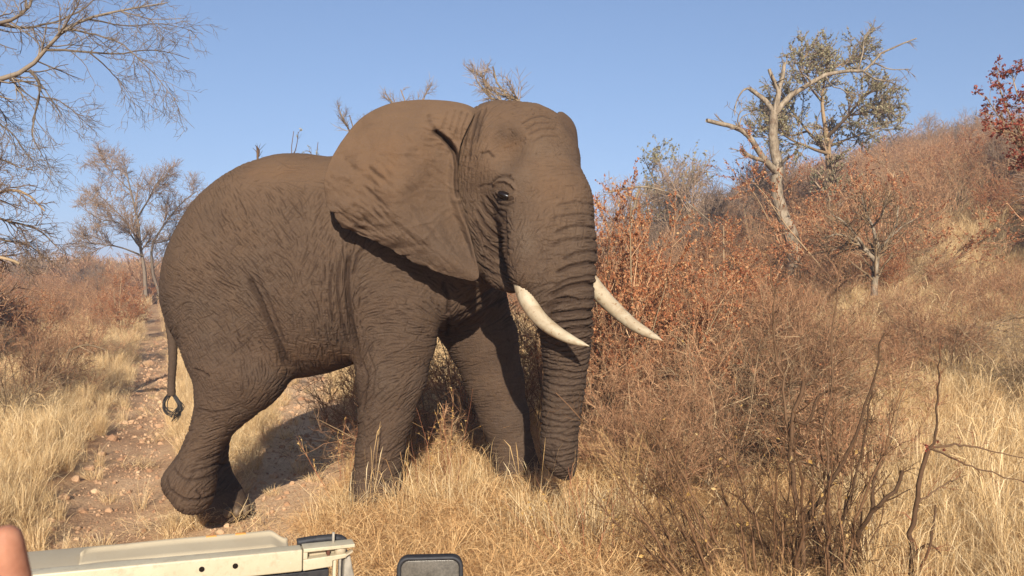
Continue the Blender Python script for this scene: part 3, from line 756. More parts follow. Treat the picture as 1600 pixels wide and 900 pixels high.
# ------------------------------------------------------------------ ground
def hill_w(x, y):
    return sstep(.0, .46, np.asarray(x) / (np.abs(np.asarray(y)) + 3.0))
def bank(x, y):
    """0 on the track the animal crosses, 1 on the grassy bank"""
    x = np.asarray(x, float); y = np.asarray(y, float)
    e = -1.75 + .10 * np.sin(y * 1.7) - .03 * (y - 7)
    return sstep(e - .35, e + .55, x)
def rut_x(y):
    y = np.asarray(y, float)                       # centre of the left wheel rut
    return np.interp(y, [2, 5, 6, 7.5, 9.5, 13, 18, 26, 40, 80], [-2.75, -3.0, -3.25, -3.7, -4.35, -5.75, -7.8, -11.2, -17.2, -34])
def rut_w(x, y):
    hw = .46 + .02 * np.sin(np.asarray(y) * 2.3)
    d = np.abs(np.asarray(x) - rut_x(y))
    return sstep(hw + .25, hw - .25, d)
def bare_w(x, y):
    """bare stony ground of the track between the animal's legs"""
    x = np.asarray(x, float); y = np.asarray(y, float)
    c = np.interp(y, [5, 6.5, 8, 10, 14, 20, 40], [-1.9, -2.1, -2.1, -2.35, -3.4, -5.4, -13])
    return sstep(.95, .45, np.abs(x - c)) * sstep(4.6, 5.8, y)
def left_bank(x, y):
    return sstep(.3, 1.2, rut_x(y) - np.asarray(x))
def ground_z(x, y):
    x = np.asarray(x, float); y = np.asarray(y, float)
    p = np.stack([x.ravel(), y.ravel(), 0 * x.ravel()], 1)
    n = (noise3(p * .35) * .12 + noise3(p * 1.1 + 5) * .045 + noise3(p * 3.1) * .016).reshape(x.shape)
    d = np.maximum(y - 7.0, 0)
    slope = .165 * (np.sqrt(d * d + 4) - 2) * hill_w(x, y)
    slope = slope * (1 + .55 * sstep(.33, .60, x / (np.abs(y) + 3)) * sstep(12, 26, y))
    slope = np.where(slope > 5.5, 5.5 + 4 * np.tanh((slope - 5.5) / 6), slope)
    z = -.27 + .27 * bank(x, y) + .16 * left_bank(x, y) * sstep(30, 14, y) - .05 * rut_w(x, y) + n * sstep(3, 5, y) * (.45 + .55 * bank(x, y)) + slope
    z = z + .16 * np.exp(-((x + .52) / .42) ** 2 - ((y - 6.5) / .7) ** 2)        # grassy mound in front of the forelegs
    return z
def gz(x, y): return float(ground_z(np.array([x]), np.array([y]))[0])

def thicket_w(x, y):
    an = np.asarray(x, float) / (np.asarray(y, float) + 3)
    return sstep(.09, .15, an) * sstep(6.7, 7.6, y) * sstep(13, 10, y) * sstep(.34, .27, an)

def build_ground():
    def axis(lo, hi, step, far, g):
        a = list(np.arange(lo, hi, step)); s = step
        while a[-1] < far: s *= g; a.append(a[-1] + s)
        return a
    xr = axis(6, 9, .13, 640, 1.18); xl = [-v for v in axis(7, 9, .13, 640, 1.18)]
    xs = np.array(sorted(set(xl)) + list(np.arange(-6.9, 6, .085)) + xr)
    ys = np.array([-200, -60, -20, -8, -3, 0, 1.5] + axis(2.5, 14, .085, 640, 1.07))
    X, Y = np.meshgrid(xs, ys, indexing='ij')
    Z = ground_z(X, Y)
    rough = np.stack([X.ravel(), Y.ravel(), 0 * X.ravel()], 1)
    dirt = np.clip(rut_w(X, Y) + bare_w(X, Y), 0, 1).ravel()
    nearw = sstep(30, 12, Y).ravel()
    Z = Z + ((noise3(rough * 6) * .02 + noise3(rough * 14) * .012) * dirt * nearw).reshape(X.shape)
    V = np.stack([X.ravel(), Y.ravel(), Z.ravel()], 1)
    n, m = X.shape; ii = np.arange(n * m).reshape(n, m)
    q = np.stack([ii[:-1, :-1], ii[1:, :-1], ii[1:, 1:], ii[:-1, 1:]], -1).reshape(-1, 4)
    mt = Mat('dry_ground', .95, .1); mt.earth = WARMER_TINT; c = mt.coords('Object')
    n1 = mt.noise(c, .8, 5, .6); n2 = mt.noise(c, 7, 6, .65); n3 = mt.noise(c, 45, 4, .7)
    straw = mt.ramp(n2, [(.3, (.34, .22, .13)), (.5, (.50, .355, .22)), (.7, (.60, .46, .30))])
    straw = mt.mix(mt.ramp(n1, [(.40, (0, 0, 0)), (.62, (1, 1, 1))]), straw, mt.ramp(n3, [(.3, (.28, .15, .085)), (.7, (.50, .31, .175))]))
    soil = mt.ramp(n2, [(.28, (.42, .27, .18)), (.5, (.62, .44, .31)), (.72, (.75, .57, .42))])
    soil = mt.mix(.45, soil, mt.ramp(n3, [(.32, (.33, .20, .13)), (.5, (.60, .425, .295)), (.68, (.80, .62, .46))]))
    col = mt.mix(mt.attr('dirt'), straw, soil)
    col = mt.mix(mt.math('MULTIPLY', mt.attr('rut'), .8), col, mt.ramp(n3, [(.32, (.10, .052, .034)), (.5, (.24, .135, .085)), (.68, (.42, .27, .175))]))
    col = mt.mix(mt.attr('litter'), col, mt.ramp(n3, [(.35, (.11, .062, .040)), (.65, (.26, .155, .10))]))
    mt.color(col)
    mt.bump(mt.math('ADD', n3, mt.math('MULTIPLY', n2, 1.5)), .8, .03)
    o = obj('ground', quads('ground', V, q, mt.m, True, {'dirt': dirt, 'litter': (thicket_w(X, Y) * .85).ravel(), 'rut': (rut_w(X, Y) * np.clip(.6 + 1.2 * noise3(rough * 1.4).reshape(X.shape), 0, 1)).ravel()})); tag(o, kind='structure')
    return o

# ------------------------------------------------------------------ twigs, limbs and leaves
def tubes(Pp, r, sides, tint):
    """Pp (m,n,3), r (m,n) -> vertices, quads, tint of m tapered tubes"""
    m, n, _ = Pp.shape
    t = np.gradient(Pp, axis=1); t /= np.linalg.norm(t, axis=2, keepdims=True) + 1e-9
    ref = np.where(np.abs(t[:, :1, 2:3]) > .8, np.array([1.0, .3, 0]), np.array([0, .2, 1.0]))
    a = np.cross(t, np.broadcast_to(ref, t.shape)); a /= np.linalg.norm(a, axis=2, keepdims=True) + 1e-9
    b = np.cross(t, a)
    an = np.linspace(0, 2 * np.pi, sides, endpoint=False)
    V = Pp[:, :, None] + r[:, :, None, None] * (np.cos(an)[:, None] * a[:, :, None] + np.sin(an)[:, None] * b[:, :, None])
    base = (np.arange(m) * n * sides)[:, None, None] + (np.arange(n - 1) * sides)[None, :, None]
    i = np.arange(sides); j = (i + 1) % sides
    q = np.stack([base + i, base + j, base + j + sides, base + i + sides], -1).reshape(-1, 4)
    return V.reshape(-1, 3), q, np.repeat(tint, n * sides)

class Wood:
    def __init__(self, seed):
        self.rs = np.random.RandomState(seed); self.lv = []
    def limbs(self, paths, n=14, sides=6, wig=.0):
        """hand placed limbs: list of (points, radius at foot, radius at tip)"""
        rs = self.rs
        Pp = np.stack([resample(p, n) for p, _, _ in paths]); L = np.linalg.norm(Pp[:, -1] - Pp[:, 0], axis=1)
        w = np.cumsum(rs.normal(0, 1, Pp.shape), 1) * (L * .0035)[:, None, None]; w -= w[:, :1]
        w -= w[:, -1:] * np.linspace(0, 1, n)[None, :, None]; Pp = Pp + w
        if wig:
            k = rs.normal(0, wig, Pp.shape) * L[:, None, None]; k[:, 0] = 0; k[:, 1::2] *= .3; Pp = Pp + k
        t = np.linspace(0, 1, n)
        r = np.stack([a + (b - a) * t ** .8 for _, a, b in paths])
        self.lv.append((Pp, r, sides)); return self
    def stems(self, m, L, r, n=8, spread=.6, base=.15, wander=.12, up=.1, sides=5):
        rs = self.rs
        az = rs.uniform(0, 2 * np.pi, m); el = np.pi / 2 - np.abs(rs.normal(0, spread, m)); el = np.clip(el, .15, np.pi / 2)
        d = np.stack([np.cos(el) * np.cos(az), np.cos(el) * np.sin(az), np.sin(el)], 1)
        o = np.stack([np.cos(az), np.sin(az), 0 * az], 1) * (rs.rand(m) ** .5 * base)[:, None]; o[:, 2] = -.06
        self._add(o, d, L * rs.uniform(.6, 1.1, m), r * rs.uniform(.7, 1.2, m), n, wander, up, sides); return self
    def _add(self, o, d, L, r, n, wander, up, sides, tip=.25):
        rs = self.rs; m = len(o)
        st = rs.normal(0, wander, (m, n - 1, 3)); st = np.cumsum(st, axis=1)
        st[..., 2] += up * np.linspace(0, 1, n - 1)
        v = d[:, None] + st; v /= np.linalg.norm(v, axis=2, keepdims=True) + 1e-9
        Pp = np.concatenate([o[:, None], o[:, None] + np.cumsum(v * (L / (n - 1))[:, None, None], axis=1)], 1)
        rr = r[:, None] * (1 - (1 - tip) * np.linspace(0, 1, n))[None]
        self.lv.append((Pp, rr, sides))
    def branch(self, per, L, n=6, ang=(.5, 1.0), t0=.2, t1=1.0, wander=.16, up=.05, rk=.6, sides=3, src=-1, rmin=.0012, Lt=.5, weight=None, down=0.0):
        """grow side shoots; per: shoots per parent, L: length, Lt: how much shorter towards the parent's tip"""
        rs = self.rs; Pp, r, _ = self.lv[src]; m, k, _ = Pp.shape
        cnt = per * m
        if weight is None: pi = np.repeat(np.arange(m), per)
        else: pi = rs.choice(m, cnt, p=weight / weight.sum())
        t = rs.uniform(t0, t1, cnt); x = t * (k - 1); i = np.minimum(x.astype(int), k - 2); f = (x - i)[:, None]
        o = Pp[pi, i] * (1 - f) + Pp[pi, i + 1] * f
        tg = Pp[pi, i + 1] - Pp[pi, i]; tg /= np.linalg.norm(tg, axis=1, keepdims=True) + 1e-9
        rd = rs.normal(size=(cnt, 3)); rd -= tg * (rd * tg).sum(1)[:, None]; rd /= np.linalg.norm(rd, axis=1, keepdims=True) + 1e-9
        a = rs.uniform(ang[0], ang[1], cnt)[:, None]
        d = tg * np.cos(a) + rd * np.sin(a); d[:, 2] += up - down; d /= np.linalg.norm(d, axis=1, keepdims=True)
        pr_ = r[pi, i] * (1 - f[:, 0]) + r[pi, i + 1] * f[:, 0]
        self._add(o, d, L * rs.uniform(.5, 1.15, cnt) * (1 - Lt * t), np.maximum(pr_ * rk, rmin), n, wander, up, sides, .35)
        return self
    def mesh(self, name, levels, mat, origin=(0, 0, 0), tint=(0, 1)):
        V, Q, T, off = [], [], [], 0
        for l in levels:
            Pp, r, s = self.lv[l]
            v, q, t = tubes(Pp - np.array(origin), r, s, self.rs.uniform(tint[0], tint[1], len(Pp)))
            V.append(v); Q.append(q + off); T.append(t); off += len(v)
        return quads(name, np.concatenate(V), np.concatenate(Q), mat, True, {'tint': np.concatenate(T)})
    def leaves(self, name, src, per, size, mat, origin=(0, 0, 0), t0=.2, prob=None, aspect=.55, region=None):
        rs = self.rs; Pp, r, _ = self.lv[src]; m, k, _ = Pp.shape
        pi = np.repeat(np.arange(m), per)
        if prob is not None: pi = pi[rs.rand(len(pi)) < prob]
        if region is not None: pi = pi[region(Pp[pi, k // 2])]
        cnt = len(pi); t = rs.uniform(t0, 1, cnt) * (k - 1); i = np.minimum(t.astype(int), k - 2); f = (t - i)[:, None]
        c = Pp[pi, i] * (1 - f) + Pp[pi, i + 1] * f + rs.normal(0, size * .5, (cnt, 3)) - np.array(origin)
        a = rs.normal(size=(cnt, 3)); a /= np.linalg.norm(a, axis=1, keepdims=True)
        b = np.cross(a, rs.normal(size=(cnt, 3))); b /= np.linalg.norm(b, axis=1, keepdims=True) + 1e-9
        nn = np.cross(a, b)
        s = size * rs.uniform(.6, 1.3, cnt)[:, None]
        V = np.stack([c - a * s, c - b * s * aspect + nn * s * .18, c + a * s, c + b * s * aspect + nn * s * .18], 1).reshape(-1, 3)
        q = np.arange(cnt * 4).reshape(-1, 4)
        return quads(name, V, q, mat, False, {'tint': np.repeat(rs.rand(cnt), 4)})

def wood_material(name, stops, rough=.85, vary=.5):
    m = Mat(name, rough, .06); m.earth = WARMER_TINT; c = m.coords('Object')
    col = m.ramp(m.attr('tint'), stops)
    n = m.noise(c, 22, 4, .65)
    col = m.mix(.35, col, m.mix(n, tuple(.45 * x for x in stops[0][1]), tuple(min(1, 1.5 * x) for x in stops[-1][1])))
    oi = m.node('ShaderNodeObjectInfo'); hs = m.node('ShaderNodeHueSaturation')
    m.link(m.math('ADD', m.math('MULTIPLY', oi.outputs['Random'], vary), 1 - vary / 2), hs.inputs['Value']); m.link(col, hs.inputs['Color'])
    m.color(hs.outputs[0]); return m.m
def leaf_material(name, stops, trans=.25):
    m = Mat(name, .7, .2)
    col = m.color(m.ramp(m.attr('tint'), stops))
    tr = m.node('ShaderNodeBsdfTranslucent'); m.link(col, tr.inputs[0])
    mx = m.node('ShaderNodeMixShader'); mx.inputs[0].default_value = trans
    m.link(m.b.outputs[0], mx.inputs[1]); m.link(tr.outputs[0], mx.inputs[2]); m.link(mx.outputs[0], m.n['Material Output'].inputs[0])
    return m.m

def bark_material(name, stops, rough=.85, vary=.1):
    m = Mat(name, rough, .15); c = m.coords('Object')
    mp = m.node('ShaderNodeMapping'); mp.inputs['Scale'].default_value = (1, 1, .35); m.link(c, mp.inputs[0])
    n = m.noise(mp.outputs[0], 9, 5, .7, .6); n2 = m.noise(c, 3.5, 4, .6)
    col = m.ramp(n, [(.34, tuple(.35 * x for x in stops[0][1])), (.45, stops[0][1]), (.56, stops[1][1]), (.70, stops[2][1])])
    col = m.mix(m.ramp(n2, [(.52, (0, 0, 0)), (.66, (.7, .7, .7))]), col, (.13, .085, .055))
    m.color(col); m.bump(n, .9, .03); return m.m

WM = {}
def wood_mats():
    WM['rust'] = wood_material('rusty_twig', [(0, (.06, .027, .016)), (.45, (.23, .095, .055)), (.8, (.40, .20, .12)), (1, (.62, .45, .31))])
    WM['grey'] = wood_material('grey_twig', [(0, (.050, .032, .021)), (.5, (.15, .10, .067)), (.8, (.28, .205, .14)), (1, (.47, .375, .27))])
    WM['tan'] = wood_material('tan_twig', [(0, (.27, .16, .08)), (.5, (.44, .29, .155)), (1, (.58, .42, .25))])
    WM['dark'] = wood_material('dark_twig', [(0, (.040, .025, .017)), (.5, (.085, .052, .035)), (1, (.16, .105, .072))])
    WM['far'] = wood_material('far_twig', [(0, (.13, .09, .072)), (.5, (.23, .168, .135)), (1, (.35, .27, .22))])
    WM['pale'] = bark_material('bleached_wood', [(0, (.20, .16, .115)), (.5, (.29, .235, .175)), (1, (.37, .31, .24))], .8, .1)
    WM['brown'] = wood_material('brown_twig', [(0, (.040, .022, .014)), (.5, (.095, .052, .032)), (1, (.23, .145, .092))])
    WM['ash'] = wood_material('ash_twig', [(0, (.07, .056, .05)), (.5, (.15, .125, .112)), (1, (.27, .235, .21))])
    WM['red'] = wood_material('red_twig', [(0, (.16, .06, .04)), (.5, (.28, .11, .07)), (1, (.38, .19, .12))])
    WM['rustleaf'] = leaf_material('rust_leaf', [(0, (.16, .05, .022)), (.3, (.33, .115, .048)), (.65, (.45, .19, .085)), (1, (.55, .36, .19))])
    WM['redleaf'] = leaf_material('dark_red_leaf', [(0, (.12, .025, .018)), (.6, (.25, .055, .035)), (1, (.38, .12, .07))])
    WM['greyleaf'] = leaf_material('grey_green_leaf', [(0, (.20, .185, .10)), (.6, (.31, .28, .165)), (1, (.43, .385, .25))])
    WM['yellowleaf'] = leaf_material('yellow_leaf', [(0, (.42, .25, .07)), (.6, (.55, .36, .13)), (1, (.62, .47, .24))])

def bush_kinds():
    """source meshes of the shrubs: name -> list of (part name, mesh)"""
    K = {}
    for s in range(4):      # bare rusty thicket
        w = Wood(100 + s).stems(18, 1.7, .015, 9, .62, .35, .10, .15, 4).branch(9, 1.0, 7, (.4, .9), .15, 1, .17, .12, .7).branch(6, .50, 5, (.4, 1.1), .15, 1, .22, .08, .65, rmin=.0036)
        w.branch(2, .22, 4, (.4, 1.0), .2, 1, .2, .05, rmin=.0030)
        p = [('stems', w.mesh('stems', [0], WM['grey'])), ('twigs', w.mesh('twigs', [1, 2, 3], WM['rust']))]
        if s in (1, 3): p.append(('leaves', w.leaves('leaves', 2, 3, .014, WM['rustleaf'], prob=.3)))
        K['rust%d' % s] = p
    for s in range(3):      # shrub that still holds its rust leaves
        w = Wood(200 + s).stems(10, 1.9, .016, 9, .5, .25, .10, .25, 4).branch(8, 1.0, 7, (.4, .9), .2, 1, .15, .2).branch(8, .45, 5, (.4, 1.0), .15, 1, .2, .1, rmin=.0026)
        K['leafy%d' % s] = [('stems', w.mesh('stems', [0], WM['grey'])), ('twigs', w.mesh('twigs', [1, 2], WM['rust'])), ('leaves', w.leaves('leaves', 2, 24, .0145, WM['rustleaf'], prob=.95))]
    for s in range(3):      # grey arching tangle
        w = Wood(300 + s).stems(26, 1.8, .013, 10, .85, .4, .13, -.35, 4).branch(9, .9, 7, (.4, 1.1), .15, 1, .2, -.1).branch(6, .40, 5, (.4, 1.1), .15, 1, .22, 0, rmin=.0024)
        K['grey%d' % s] = [('stems', w.mesh('stems', [0], WM['grey'])), ('twigs', w.mesh('twigs', [1, 2], WM['grey'] if s else WM['rust']))]
    # dense heap of dead arching branches; inner ones coloured dark for shade in the hollows
    w = Wood(350).stems(70, 1.75, .012, 10, .95, .55, .14, -.5, 4).branch(8, .8, 7, (.4, 1.1), .1, 1, .2, -.15).branch(5, .34, 5, (.4, 1.1), .1, 1, .22, 0, rmin=.0026)
    K['tangle'] = [('stems', w.mesh('stems', [0], WM['grey'])), ('branches', w.mesh('branches', [1], WM['dark'])), ('twigs', w.mesh('twigs', [2], WM['grey'])), ('leaves', w.leaves('leaves', 2, 2, .016, WM['yellowleaf'], prob=.03))]
    for s in range(2):      # straw coloured brush
        w = Wood(400 + s).stems(30, 1.2, .007, 8, .5, .3, .10, .1, 3).branch(8, .55, 6, (.3, .8), .2, 1, .15, .1).branch(5, .28, 4, (.4, .9), .2, 1, .2, .05, rmin=.0021)
        K['tan%d' % s] = [('stems', w.mesh('stems', [0], WM['tan'])), ('twigs', w.mesh('twigs', [1, 2], WM['tan']))]
    return K

def far_tree_kinds():
    K = {}
    for s in range(4):      # bare spreading trees
        rs = np.random.RandomState(500 + s)
        w = Wood(500 + s).stems(2 + s % 2, 2.3, .085, 8, .28, .15, .08, .1, 6).branch(5, 2.1, 8, (.35, .8), .35, 1, .12, .15, .62, 4).branch(6, 1.25, 7, (.4, .9), .2, 1, .15, .12, .55, 3, rmin=.008)
        w.branch(6, .72, 6, (.4, 1.0), .15, 1, .18, .08, .6, 3, rmin=.006).branch(3, .42, 4, (.4, 1.0), .2, 1, .2, .05, .6, 3, rmin=.0055)
        K['bare%d' % s] = [('trunk', w.mesh('trunk', [0], WM['grey'])), ('crown', w.mesh('crown', [1, 2, 3, 4], WM['far']))]
    w = Wood(560).stems(2, 2.2, .11, 8, .22, .12, .08, .1, 6).branch(6, 2.0, 8, (.35, .8), .35, 1, .12, .15, .62, 4).branch(6, 1.2, 7, (.4, .9), .2, 1, .15, .12, .55, 3, rmin=.008)
    w.branch(6, .6, 5, (.4, 1.0), .15, 1, .18, .08, .6, 3, rmin=.005)
    K['green0'] = [('trunk', w.mesh('trunk', [0], WM['grey'])), ('crown', w.mesh('crown', [1, 2, 3], WM['grey'])), ('leaves', w.leaves('leaves', 3, 9, .034, WM['greyleaf'], prob=.8))]
    return K

def place(name, parts, x, y, scale, rz, label, cat, group=None, sz=1.0, z=None, tilt=(0, 0)):
    e = empty(name, (x, y, gz(x, y) - .03 if z is None else z), rz)
    e.rotation_euler = (tilt[0], tilt[1], rz); e.scale = (scale, scale, scale * sz)
    tag(e, label, cat, group)
    for pn, me in parts: obj(pn, me, e)
    return e

def Q(px, py, Y): return tuple(P(px, py, Y))
def ground_hit(px, py, y0=5.0, y1=60.0):
    """distance at which the sight line through a pixel meets the ground"""
    ys = np.arange(y0, y1, .05); p = np.array([P(px, py, Y) for Y in ys])
    below = p[:, 2] <= ground_z(p[:, 0], p[:, 1])
    return float(ys[np.argmax(below)]) if below.any() else y1
def at_ground(px, Y):
    """x of a point of the ground seen in column px at distance Y"""
    return (px - 800) / FPX * Y

# ------------------------------------------------------------------ grass
def blades(rs, n, kind):
    ns = 4
    t = np.linspace(0, 1, ns + 1)
    az = rs.uniform(0, 2 * np.pi, n); out = np.stack([np.cos(az), np.sin(az), 0 * az], 1)
    if kind == 'up':
        rad = rs.rand(n) ** .6 * .085; H = rs.uniform(.18, .50, n); lean = H * np.abs(rs.normal(.38, .32, n)); z0 = np.zeros(n); droop = rs.uniform(0, .25, n) * H
        w = rs.uniform(.0010, .0022, n)
    elif kind == 'short':
        rad = rs.rand(n) ** .6 * .10; H = rs.uniform(.08, .26, n); lean = H * np.abs(rs.normal(.7, .5, n)); z0 = np.zeros(n); droop = rs.uniform(0, .3, n) * H
        w = rs.uniform(.0010, .0021, n)
    elif kind == 'mat':
        rad = rs.rand(n) ** .6 * .20; H = rs.uniform(.02, .22, n); lean = rs.uniform(.12, .34, n); z0 = rs.uniform(0, .17, n); droop = rs.uniform(0, .22, n)
        w = rs.uniform(.0012, .0024, n)
    else:   # tall seeding stalks
        rad = rs.rand(n) ** .6 * .06; H = rs.uniform(.45, .8, n); lean = H * np.abs(rs.normal(.18, .12, n)); z0 = np.zeros(n); droop = rs.uniform(0, .10, n) * H
        w = rs.uniform(.0011, .0018, n)
    a2 = az + (rs.normal(0, .5, n) if kind != 'mat' else rs.uniform(0, 6.28, n)); dirv = np.stack([np.cos(a2), np.sin(a2), 0 * a2], 1)
    side = rs.normal(0, .35, n) * lean; sd = np.stack([-dirv[:, 1], dirv[:, 0], 0 * az], 1)
    pos = out[:, None] * rad[:, None, None] + dirv[:, None] * (lean[:, None] * t ** 1.7)[..., None] + sd[:, None] * (side[:, None] * np.sin(np.pi * t) )[..., None]
    pos[..., 2] += z0[:, None] + H[:, None] * (np.sin(t * 1.5)) - droop[:, None] * t ** 3
    pos[..., 2] = np.maximum(pos[..., 2], .004 if kind != 'up' else -.02)
    wa = rs.uniform(0, 2 * np.pi, n); wd = np.stack([np.cos(wa), np.sin(wa), rs.normal(0, .3, n)], 1)
    prof = np.array([1, .95, .8, .55, .12]) if kind != 'tall' else np.array([.9, .7, .6, 1.9, .4])
    V = np.stack([pos - wd[:, None] * (w[:, None] * prof)[..., None], pos + wd[:, None] * (w[:, None] * prof)[..., None]], 2)   # n, ns+1, 2, 3
    base = np.arange(n)[:, None] * (ns + 1) * 2 + np.arange(ns)[None] * 2
    q = np.stack([base, base + 1, base + 3, base + 2], -1).reshape(-1, 4)
    return V.reshape(-1, 3), q, np.repeat(rs.rand(n), (ns + 1) * 2)

def instancer(name, pts, rot, scl, idx, sources, kind='stuff'):
    col = bpy.data.collections.new(name + '_sources')
    for k, o in enumerate(sources): col.objects.link(o)
    me = bpy.data.meshes.new(name); me.vertices.add(len(pts)); me.vertices.foreach_set('co', np.asarray(pts, np.float32).ravel())
    for nm, ty, v, f in (('rot', 'FLOAT_VECTOR', rot, 'vector'), ('scl', 'FLOAT_VECTOR', scl, 'vector')):
        a = me.attributes.new(nm, ty, 'POINT'); a.data.foreach_set(f, np.asarray(v, np.float32).ravel())
    a = me.attributes.new('idx', 'INT', 'POINT'); a.data.foreach_set('value', np.asarray(idx, np.int32))
    o = obj(name, me); tag(o, kind=kind)
    g = bpy.data.node_groups.new(name, 'GeometryNodeTree')
    g.interface.new_socket('Geometry', in_out='INPUT', socket_type='NodeSocketGeometry'); g.interface.new_socket('Geometry', in_out='OUTPUT', socket_type='NodeSocketGeometry')
    N, L = g.nodes, g.links
    gi, go, iop, ci = N.new('NodeGroupInput'), N.new('NodeGroupOutput'), N.new('GeometryNodeInstanceOnPoints'), N.new('GeometryNodeCollectionInfo')
    ci.inputs['Collection'].default_value = col; ci.inputs['Separate Children'].default_value = True; ci.inputs['Reset Children'].default_value = True
    iop.inputs['Pick Instance'].default_value = True
    def na(nm, ty):
        n = N.new('GeometryNodeInputNamedAttribute'); n.data_type = ty; n.inputs['Name'].default_value = nm; return n.outputs['Attribute']
    er = N.new('FunctionNodeEulerToRotation'); L.new(na('rot', 'FLOAT_VECTOR'), er.inputs[0])
    L.new(gi.outputs[0], iop.inputs['Points']); L.new(ci.outputs[0], iop.inputs['Instance']); L.new(er.outputs[0], iop.inputs['Rotation'])
    L.new(na('scl', 'FLOAT_VECTOR'), iop.inputs['Scale']); L.new(na('idx', 'INT'), iop.inputs['Instance Index']); L.new(iop.outputs[0], go.inputs[0])
    md = o.modifiers.new('scatter', 'NODES'); md.node_group = g
    return o

def scatter_xy(rs, y0, y1, dens, margin=.88):
    """points of the ground in view with dens(y) per square metre"""
    out = []
    e = np.geomspace(y0, y1, 40)
    for a, b in zip(e[:-1], e[1:]):
        m = .5 * (a + b); w = margin * b
        n = rs.poisson(2 * w * (b - a) * dens(m))
        out.append(np.stack([rs.uniform(-w, w, n), rs.uniform(a, b, n)], 1))
    return np.concatenate(out)

def grass_mat(name, stops):
    m = leaf_material(name, stops, .22); return m

def build_grass():
    rs = np.random.RandomState(21)
    G1 = grass_mat('straw', [(0, (.42, .27, .115)), (.3, (.62, .44, .225)), (.7, (.74, .56, .32)), (1, (.80, .66, .43))])
    G2 = grass_mat('matted_straw', [(0, (.32, .17, .075)), (.3, (.56, .345, .155)), (.7, (.72, .48, .235)), (1, (.80, .60, .34))])
    def src(kinds, mat):
        res = []
        for k, (kd, n) in enumerate(kinds):
            v, q, t = blades(np.random.RandomState(900 + k + len(kinds) * 10), n, kd)
            res.append(bpy.data.objects.new('tuft%02d' % k, quads('tuft', v, q, mat, True, {'tint': t})))
        return res
    def put(name, xy, sc, idx, sources, zs=1.0):
        n = len(xy); z = ground_z(xy[:, 0], xy[:, 1]) - .015
        rot = np.stack([rs.normal(0, .10, n), rs.normal(0, .10, n), rs.uniform(0, 6.28, n)], 1)
        s = sc * rs.uniform(.75, 1.2, n)
        return instancer(name, np.column_stack([xy, z]), rot, np.stack([s, s, s * zs * rs.uniform(.8, 1.15, n)], 1), idx, sources)
    def patch(xy, f, seed): return noise3(np.column_stack([xy * f, np.full(len(xy), seed)]))
    # tall blond grass on the left bank and on the right
    xy = scatter_xy(rs, 3.2, 60, lambda y: 85 * min(1, (7.5 / y)) ** 1.25)
    x, y = xy.T; an = x / (y + 3)
    bare = np.clip(rut_w(x, y) + bare_w(x, y) * .97, 0, 1)
    left = left_bank(x, y)
    right = sstep(.235, .30, an + .02 * patch(xy, .8, 3.0)) * sstep(4.2, 5.4, y)
    far = sstep(9, 13, y) * .75
    far = np.maximum(far, sstep(.26, .31, an) * sstep(9.5, 11, y) * sstep(27, 22, y))
    far = far * (1 - .85 * thicket_w(x, y))
    den = np.clip(np.maximum(np.maximum(left, right * .9), far) * (1 - bare), 0, 1) * np.clip(.75 + 1.1 * patch(xy, .9, 9.1), .12, 1)
    keep = rs.rand(len(xy)) < den; a = xy[keep]
    put('tall_grass', a, np.clip(1 + (a[:, 1] - 9) * .018, 1, 1.7) * np.where(a[:, 0] > 1, .88, .76), rs.choice(6, len(a), p=[.25, .25, .25, .09, .08, .08]), src([('up', 95)] * 3 + [('short', 90)] * 2 + [('tall', 20)], G1))
    # matted straw in front of and around the fore legs
    xy = scatter_xy(rs, 3.0, 13, lambda y: 70 * min(1, (6.5 / y)) ** 1.2)
    x, y = xy.T; an = x / (y + 3)
    mat = bank(x, y) * sstep(.34, .25, an) * (1 - .97 * bare_w(x, y) * sstep(-1.2, -1.8, x))
    den = np.clip(mat * (.85 + .8 * patch(xy, 1.0, 4.4)), 0, 1) * sstep(13, 9.5, y) * (1 - .88 * thicket_w(x, y))
    keep = rs.rand(len(xy)) < den; a = xy[keep]
    put('matted_grass', a, np.full(len(a), .9), rs.choice(6, len(a), p=[.31, .31, .28, .03, .05, .02]), src([('mat', 105)] * 3 + [('up', 40), ('short', 80), ('tall', 8)], G2))
    # low thin grass on the strip between the ruts and along the track edges
    xy = scatter_xy(rs, 4.2, 30, lambda y: 80 * min(1, (7.0 / y)) ** 1.2)
    x, y = xy.T
    mid = sstep(.15, .6, x - rut_x(y) - .35) * (1 - bank(x, y)) * (1 - .985 * bare_w(x, y)) + .12 * left_bank(x, y) + .08 * rut_w(x, y) + .07 * bare_w(x, y)
    keep = rs.rand(len(xy)) < np.clip(mid * (.8 + .9 * patch(xy, 1.3, 7.7)), 0, 1); a = xy[keep]
    put('short_grass', a, np.full(len(a), .85), rs.choice(4, len(a), p=[.30, .30, .06, .34]), src([('short', 90)] * 2 + [('up', 40), ('mat', 70)], G1))
    # a few tall tussocks right around the feet and the trunk tip
    px = []
    for c, yy, n, sp in ((588, 6.45, 14, .32), (810, 7.2, 14, .30), (885, 5.85, 46, .2), (700, 6.3, 8, .5), (960, 6.2, 8, .4)):
        px.append(np.stack([at_ground(c, yy) + rs.normal(0, sp, n), yy + rs.normal(0, .14, n)], 1))
    a = np.concatenate(px)
    put('tussock_grass', a, np.full(len(a), 1.0), rs.choice(3, len(a), p=[.5, .3, .2]), src([('up', 40), ('up', 50), ('tall', 7)], G1))

